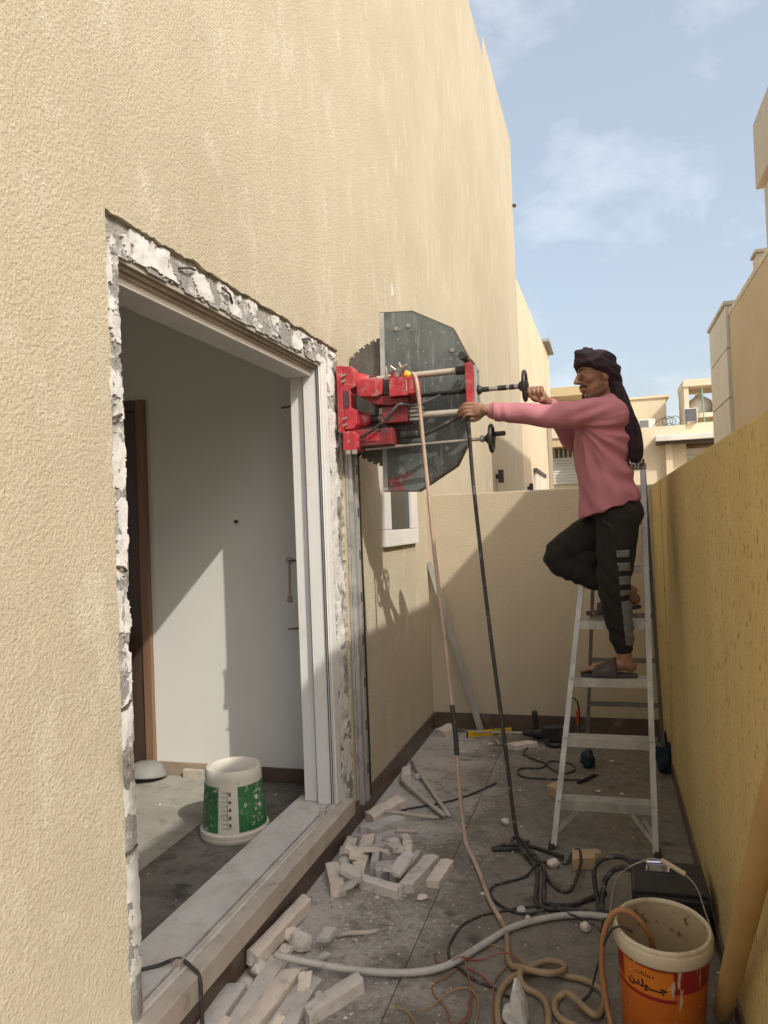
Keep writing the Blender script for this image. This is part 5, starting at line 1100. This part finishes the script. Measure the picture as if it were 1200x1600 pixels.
# shirt
S_ = MB()
loft(S_, [((.030, 4.105, 1.655), (.156, 0, .048), (0, .188, 0)), ((.026, 4.105, 1.72), (.148, 0, .03), (0, .19, 0)), ((.014, 4.10, 1.80), (.140, 0, .01), (0, .187, 0)), ((.006, 4.10, 1.90), (.140, 0, 0), (0, .187, 0)), ((.006, 4.10, 2.0), (.150, 0, 0), (0, .197, 0)), ((.018, 4.10, 2.09), (.143, 0, 0), (0, .207, 0)), ((.040, 4.10, 2.16), (.118, 0, 0), (0, .192, 0)), ((.044, 4.10, 2.205), (.088, 0, 0), (0, .14, 0)), ((.034, 4.093, 2.245), (.064, 0, .012), (0, .068, 0))], 36)
limb(S_, [(.058, 3.975, 2.135), (-.03, 3.935, 2.140), (-.15, 3.905, 2.135), (-.26, 3.885, 2.142), (-.40, 3.865, 2.160), (-.515, 3.850, 2.178)], [.084, .082, .070, .060, .053, .046], 18, 5)
limb(S_, [(.03, 4.235, 2.125), (-.06, 4.275, 2.07), (-.135, 4.265, 2.035), (-.185, 4.15, 2.11), (-.246, 3.995, 2.205)], [.082, .070, .060, .052, .040], 18, 5)
def fold_s(co):
    x, y, z = co[:, 0], co[:, 1], co[:, 2]
    dx, dz = x + .105, z - 2.075; r = np.sqrt(dx * dx + dz * dz); th = np.arctan2(dz, dx)
    torso = 1 / (1 + np.exp((-.125 - x) * 60)) / (1 + np.exp((z - 2.13) * 45))
    warp = .35 * np.sin(r * 17 + 2 * th)
    rad = np.sin(th * 13 + warp * 3) + .6 * np.sin(th * 23 + 1.3 + warp * 2)
    a = .0105 * rad * np.exp(-((r - .20) / .13) ** 2) * torso * (th < .25)
    sleeve = 1 / (1 + np.exp((x + .03) * 50))
    s1 = .0055 * np.sin(x * 58 + 26 * (z - 2.14) + 3 * np.sin(x * 11)) * np.exp(-((x + .24) / .16) ** 2) * sleeve
    s2 = .0034 * np.sin(x * 120 + z * 20) * np.exp(-((x + .50) / .05) ** 2) * sleeve
    s3 = .0060 * np.sin((z - .35 * x) * 95) * np.exp(-((x + .05) / .09) ** 2 - ((z - 2.14) / .08) ** 2)
    hem = .008 * np.sin(np.arctan2(y - 4.1, x - .03) * 9 + z * 30) * np.exp(-((z - 1.69) / .07) ** 2)
    b = .0070 * np.sin((z + .45 * x) * 60 + 2 * np.sin(x * 20)) * np.exp(-((x - .09) / .09) ** 2 - ((z - 1.84) / .14) ** 2)
    return a + s1 + s2 + s3 + hem + b + .0015 * np.sin(x * 47 + y * 21) * np.sin(z * 39)
m_sh = M('pink_shirt', (.49, .195, .235), .9, col2=(.43, .165, .20), vs=4, bmp=.15, bs=260, bd=.0015)
s_me = fuse(S_, .006, 5, fold_s); shirt = place(s_me, 'shirt', m_sh, person)
MB().tube([Vector((-.512, 3.850, 2.178)) + Vector((0, math.cos(a), math.sin(a))) * .0475 for a in np.linspace(0, 2 * PI, 25)], .0042, 6).build('cuff_seam', m_sh, shirt, smooth=True)
# headscarf
C_ = MB()
ell(C_, hd_(-.012, 0, .066), (.102, .088, .070), 28, 16, HR)
def wrapband(tiltd, uoff, rf, rs, rr_, ph=0.0, foff=-.010):
    P = []
    for a in np.linspace(0, 2 * PI, 49):
        f = foff + rf * math.cos(a); s = rs * math.sin(a); P.append(hd_(f, s, uoff + math.tan(math.radians(tiltd)) * (f - foff) + .010 * math.sin(2 * a + ph)))
    C_.tube(P, rr_, 12, cap=False)
wrapband(28, .020, .096, .082, .024); wrapband(20, .046, .096, .082, .024, 1.0); wrapband(33, .062, .090, .078, .022, 2.2); wrapband(12, .086, .078, .066, .024, .5); wrapband(24, .100, .052, .048, .024, 1.7)
ell(C_, hd_(-.078, 0, -.030), (.042, .062, .066), 20, 12, HR); ell(C_, hd_(-.050, .045, -.02), (.040, .038, .05), 16, 10, HR)
limb(C_, [(.075, 4.075, 2.31), (.098, 4.05, 2.245), (.130, 4.035, 2.15), (.158, 4.03, 2.05), (.168, 4.03, 1.97), (.166, 4.032, 1.915)], [.042, .036, .037, .038, .038, .034], 16, 5)
limb(C_, [(.085, 4.06, 2.27), (.135, 4.012, 2.17), (.170, 4.006, 2.06), (.180, 4.01, 1.95), (.176, 4.01, 1.905)], [.022, .020, .020, .021, .016], 10, 5)
limb(C_, [(.070, 4.05, 2.26), (.110, 4.01, 2.17), (.135, 3.995, 2.06), (.148, 4.0, 1.95), (.145, 4.0, 1.91)], [.018, .017, .016, .017, .014], 10, 5)
def fold_c(co):
    x, y, z = co[:, 0], co[:, 1], co[:, 2]; f, s, u = loc_h(co)
    hd = 1 / (1 + np.exp(-(z - 2.29) * 80))
    ang = np.arctan2(s, f)
    return hd * (.0022 * np.sin((u - .40 * f) * 150 + 3 * np.sin(ang * 3)) + .0012 * np.sin(ang * 11 + u * 60)) + (1 - hd) * .0030 * np.sin((x - .045 * np.sin((2.3 - z) * 3.6)) * 230 + y * 60)
def scarf_mat():
    m, t, b = new_mat('purple_scarf'); v = coords(t, (1, 1, 1))
    o = mixc(t, ramp(t, noi(t, v, 22, 4, .6), .45, .62), (.010, .008, .011), (.030, .009, .020))
    vo = N(t, 'ShaderNodeTexVoronoi'); inp(vo, Scale=75); t.links.new(v, vo.inputs[0])
    o = mixc(t, ramp(t, vo.outputs['Distance'], .10, .30, (.6, .6, .6, 1), (0, 0, 0, 1)), o, (.070, .018, .042))
    t.links.new(o, b.inputs['Base Color']); b.inputs['Roughness'].default_value = .9; bump(t, b, noi(t, v, 150, 3), .4, .003); return m
m_scf = scarf_mat()
c_me = fuse(C_, .0055, 9, fold_c); scf = place(c_me, 'headscarf', m_scf, person)
rf = random.Random(5)
fg = MB()
for i in range(26):
    x, y = .128 + .08 * rf.random(), 3.99 + .07 * rf.random(); fg.tube([(x, y, 1.90), (x + rf.uniform(-.006, .006), y, 1.885), (x + rf.uniform(-.012, .012), y, 1.868 - .012 * rf.random())], [.0022, .0018, .0016], 4)
fg.build('fringe', m_scf, scf)
# sandals
m_sand2 = M('brown_sandal', (.060, .048, .043), .7, col2=(.042, .034, .031), vs=14, dirt=(.14, .12, .10), ds=18, dlo=.55, dhi=.75)
def sandal(org, rx, name, flop=0.0):
    """org: heel end on the sole, rx: rotation about y (radians) of the foot line"""
    n = 26; out_ = []
    for i in range(n):
        a = 2 * PI * i / n; u = .5 - .5 * math.cos(a); wd = .036 + .012 * math.sin(u * PI * .75 + .55) - .006 * (1 - u)
        out_.append((-.285 * u, wd * math.sin(a) / max(.35, abs(math.sin(a))) ** .35))
    Mx = Matrix.Translation(org) @ Matrix.Rotation(rx, 4, 'Y')
    mb = MB(); top = [Mx @ Vector((x, y, .019 + .006 * max(0, (-x - .2) / .085))) for x, y in out_]; bot = [Mx @ Vector((x, y, .004 * max(0, (-x - .22) / .065))) for x, y in out_]
    mb.add(bot + top, [tuple(range(n))[::-1], tuple(range(n, 2 * n))] + [(i, (i + 1) % n, n + (i + 1) % n, n + i) for i in range(n)])
    so = mb.build(name, m_sand2, person, bevel=.003)
    st = MB(); cols = 9; rows = 13; vs = []
    for layer in (0, 1):
        for i in range(rows):
            a = PI * i / (rows - 1)
            for j in range(cols):
                t = j / (cols - 1); skew = .030 * (1 - abs(math.cos(a)))
                x = -.100 - .125 * t + skew * (t - .5) * 0.6; hgt = .082 - .040 * t; w_ = .047 + .004 * math.sin(PI * t)
                k = 1 + (.0045 / w_ if layer else 0)
                vs.append(Mx @ Vector((x, w_ * math.cos(a) * k, .014 + hgt * math.sin(a) ** .8 * k)))
    q = rows * cols
    fs = [(i * cols + j, i * cols + j + 1, (i + 1) * cols + j + 1, (i + 1) * cols + j) for i in range(rows - 1) for j in range(cols - 1)]
    fs = fs + [tuple(q + k for k in f[::-1]) for f in fs]
    for i in range(rows - 1):
        for j in (0, cols - 1): a, b = i * cols + j, (i + 1) * cols + j; fs.append((a, b, b + q, a + q))
    st.add(vs, fs); st.build('strap', m_sand2, so, smooth=True)
    return so
sandal(Vector((.132, 4.064, .7895)), 0.0, 'sandal')
sandal(Vector((.170, 4.178, 1.130)), math.radians(-8.5) * -1 * -1, 'sandal')
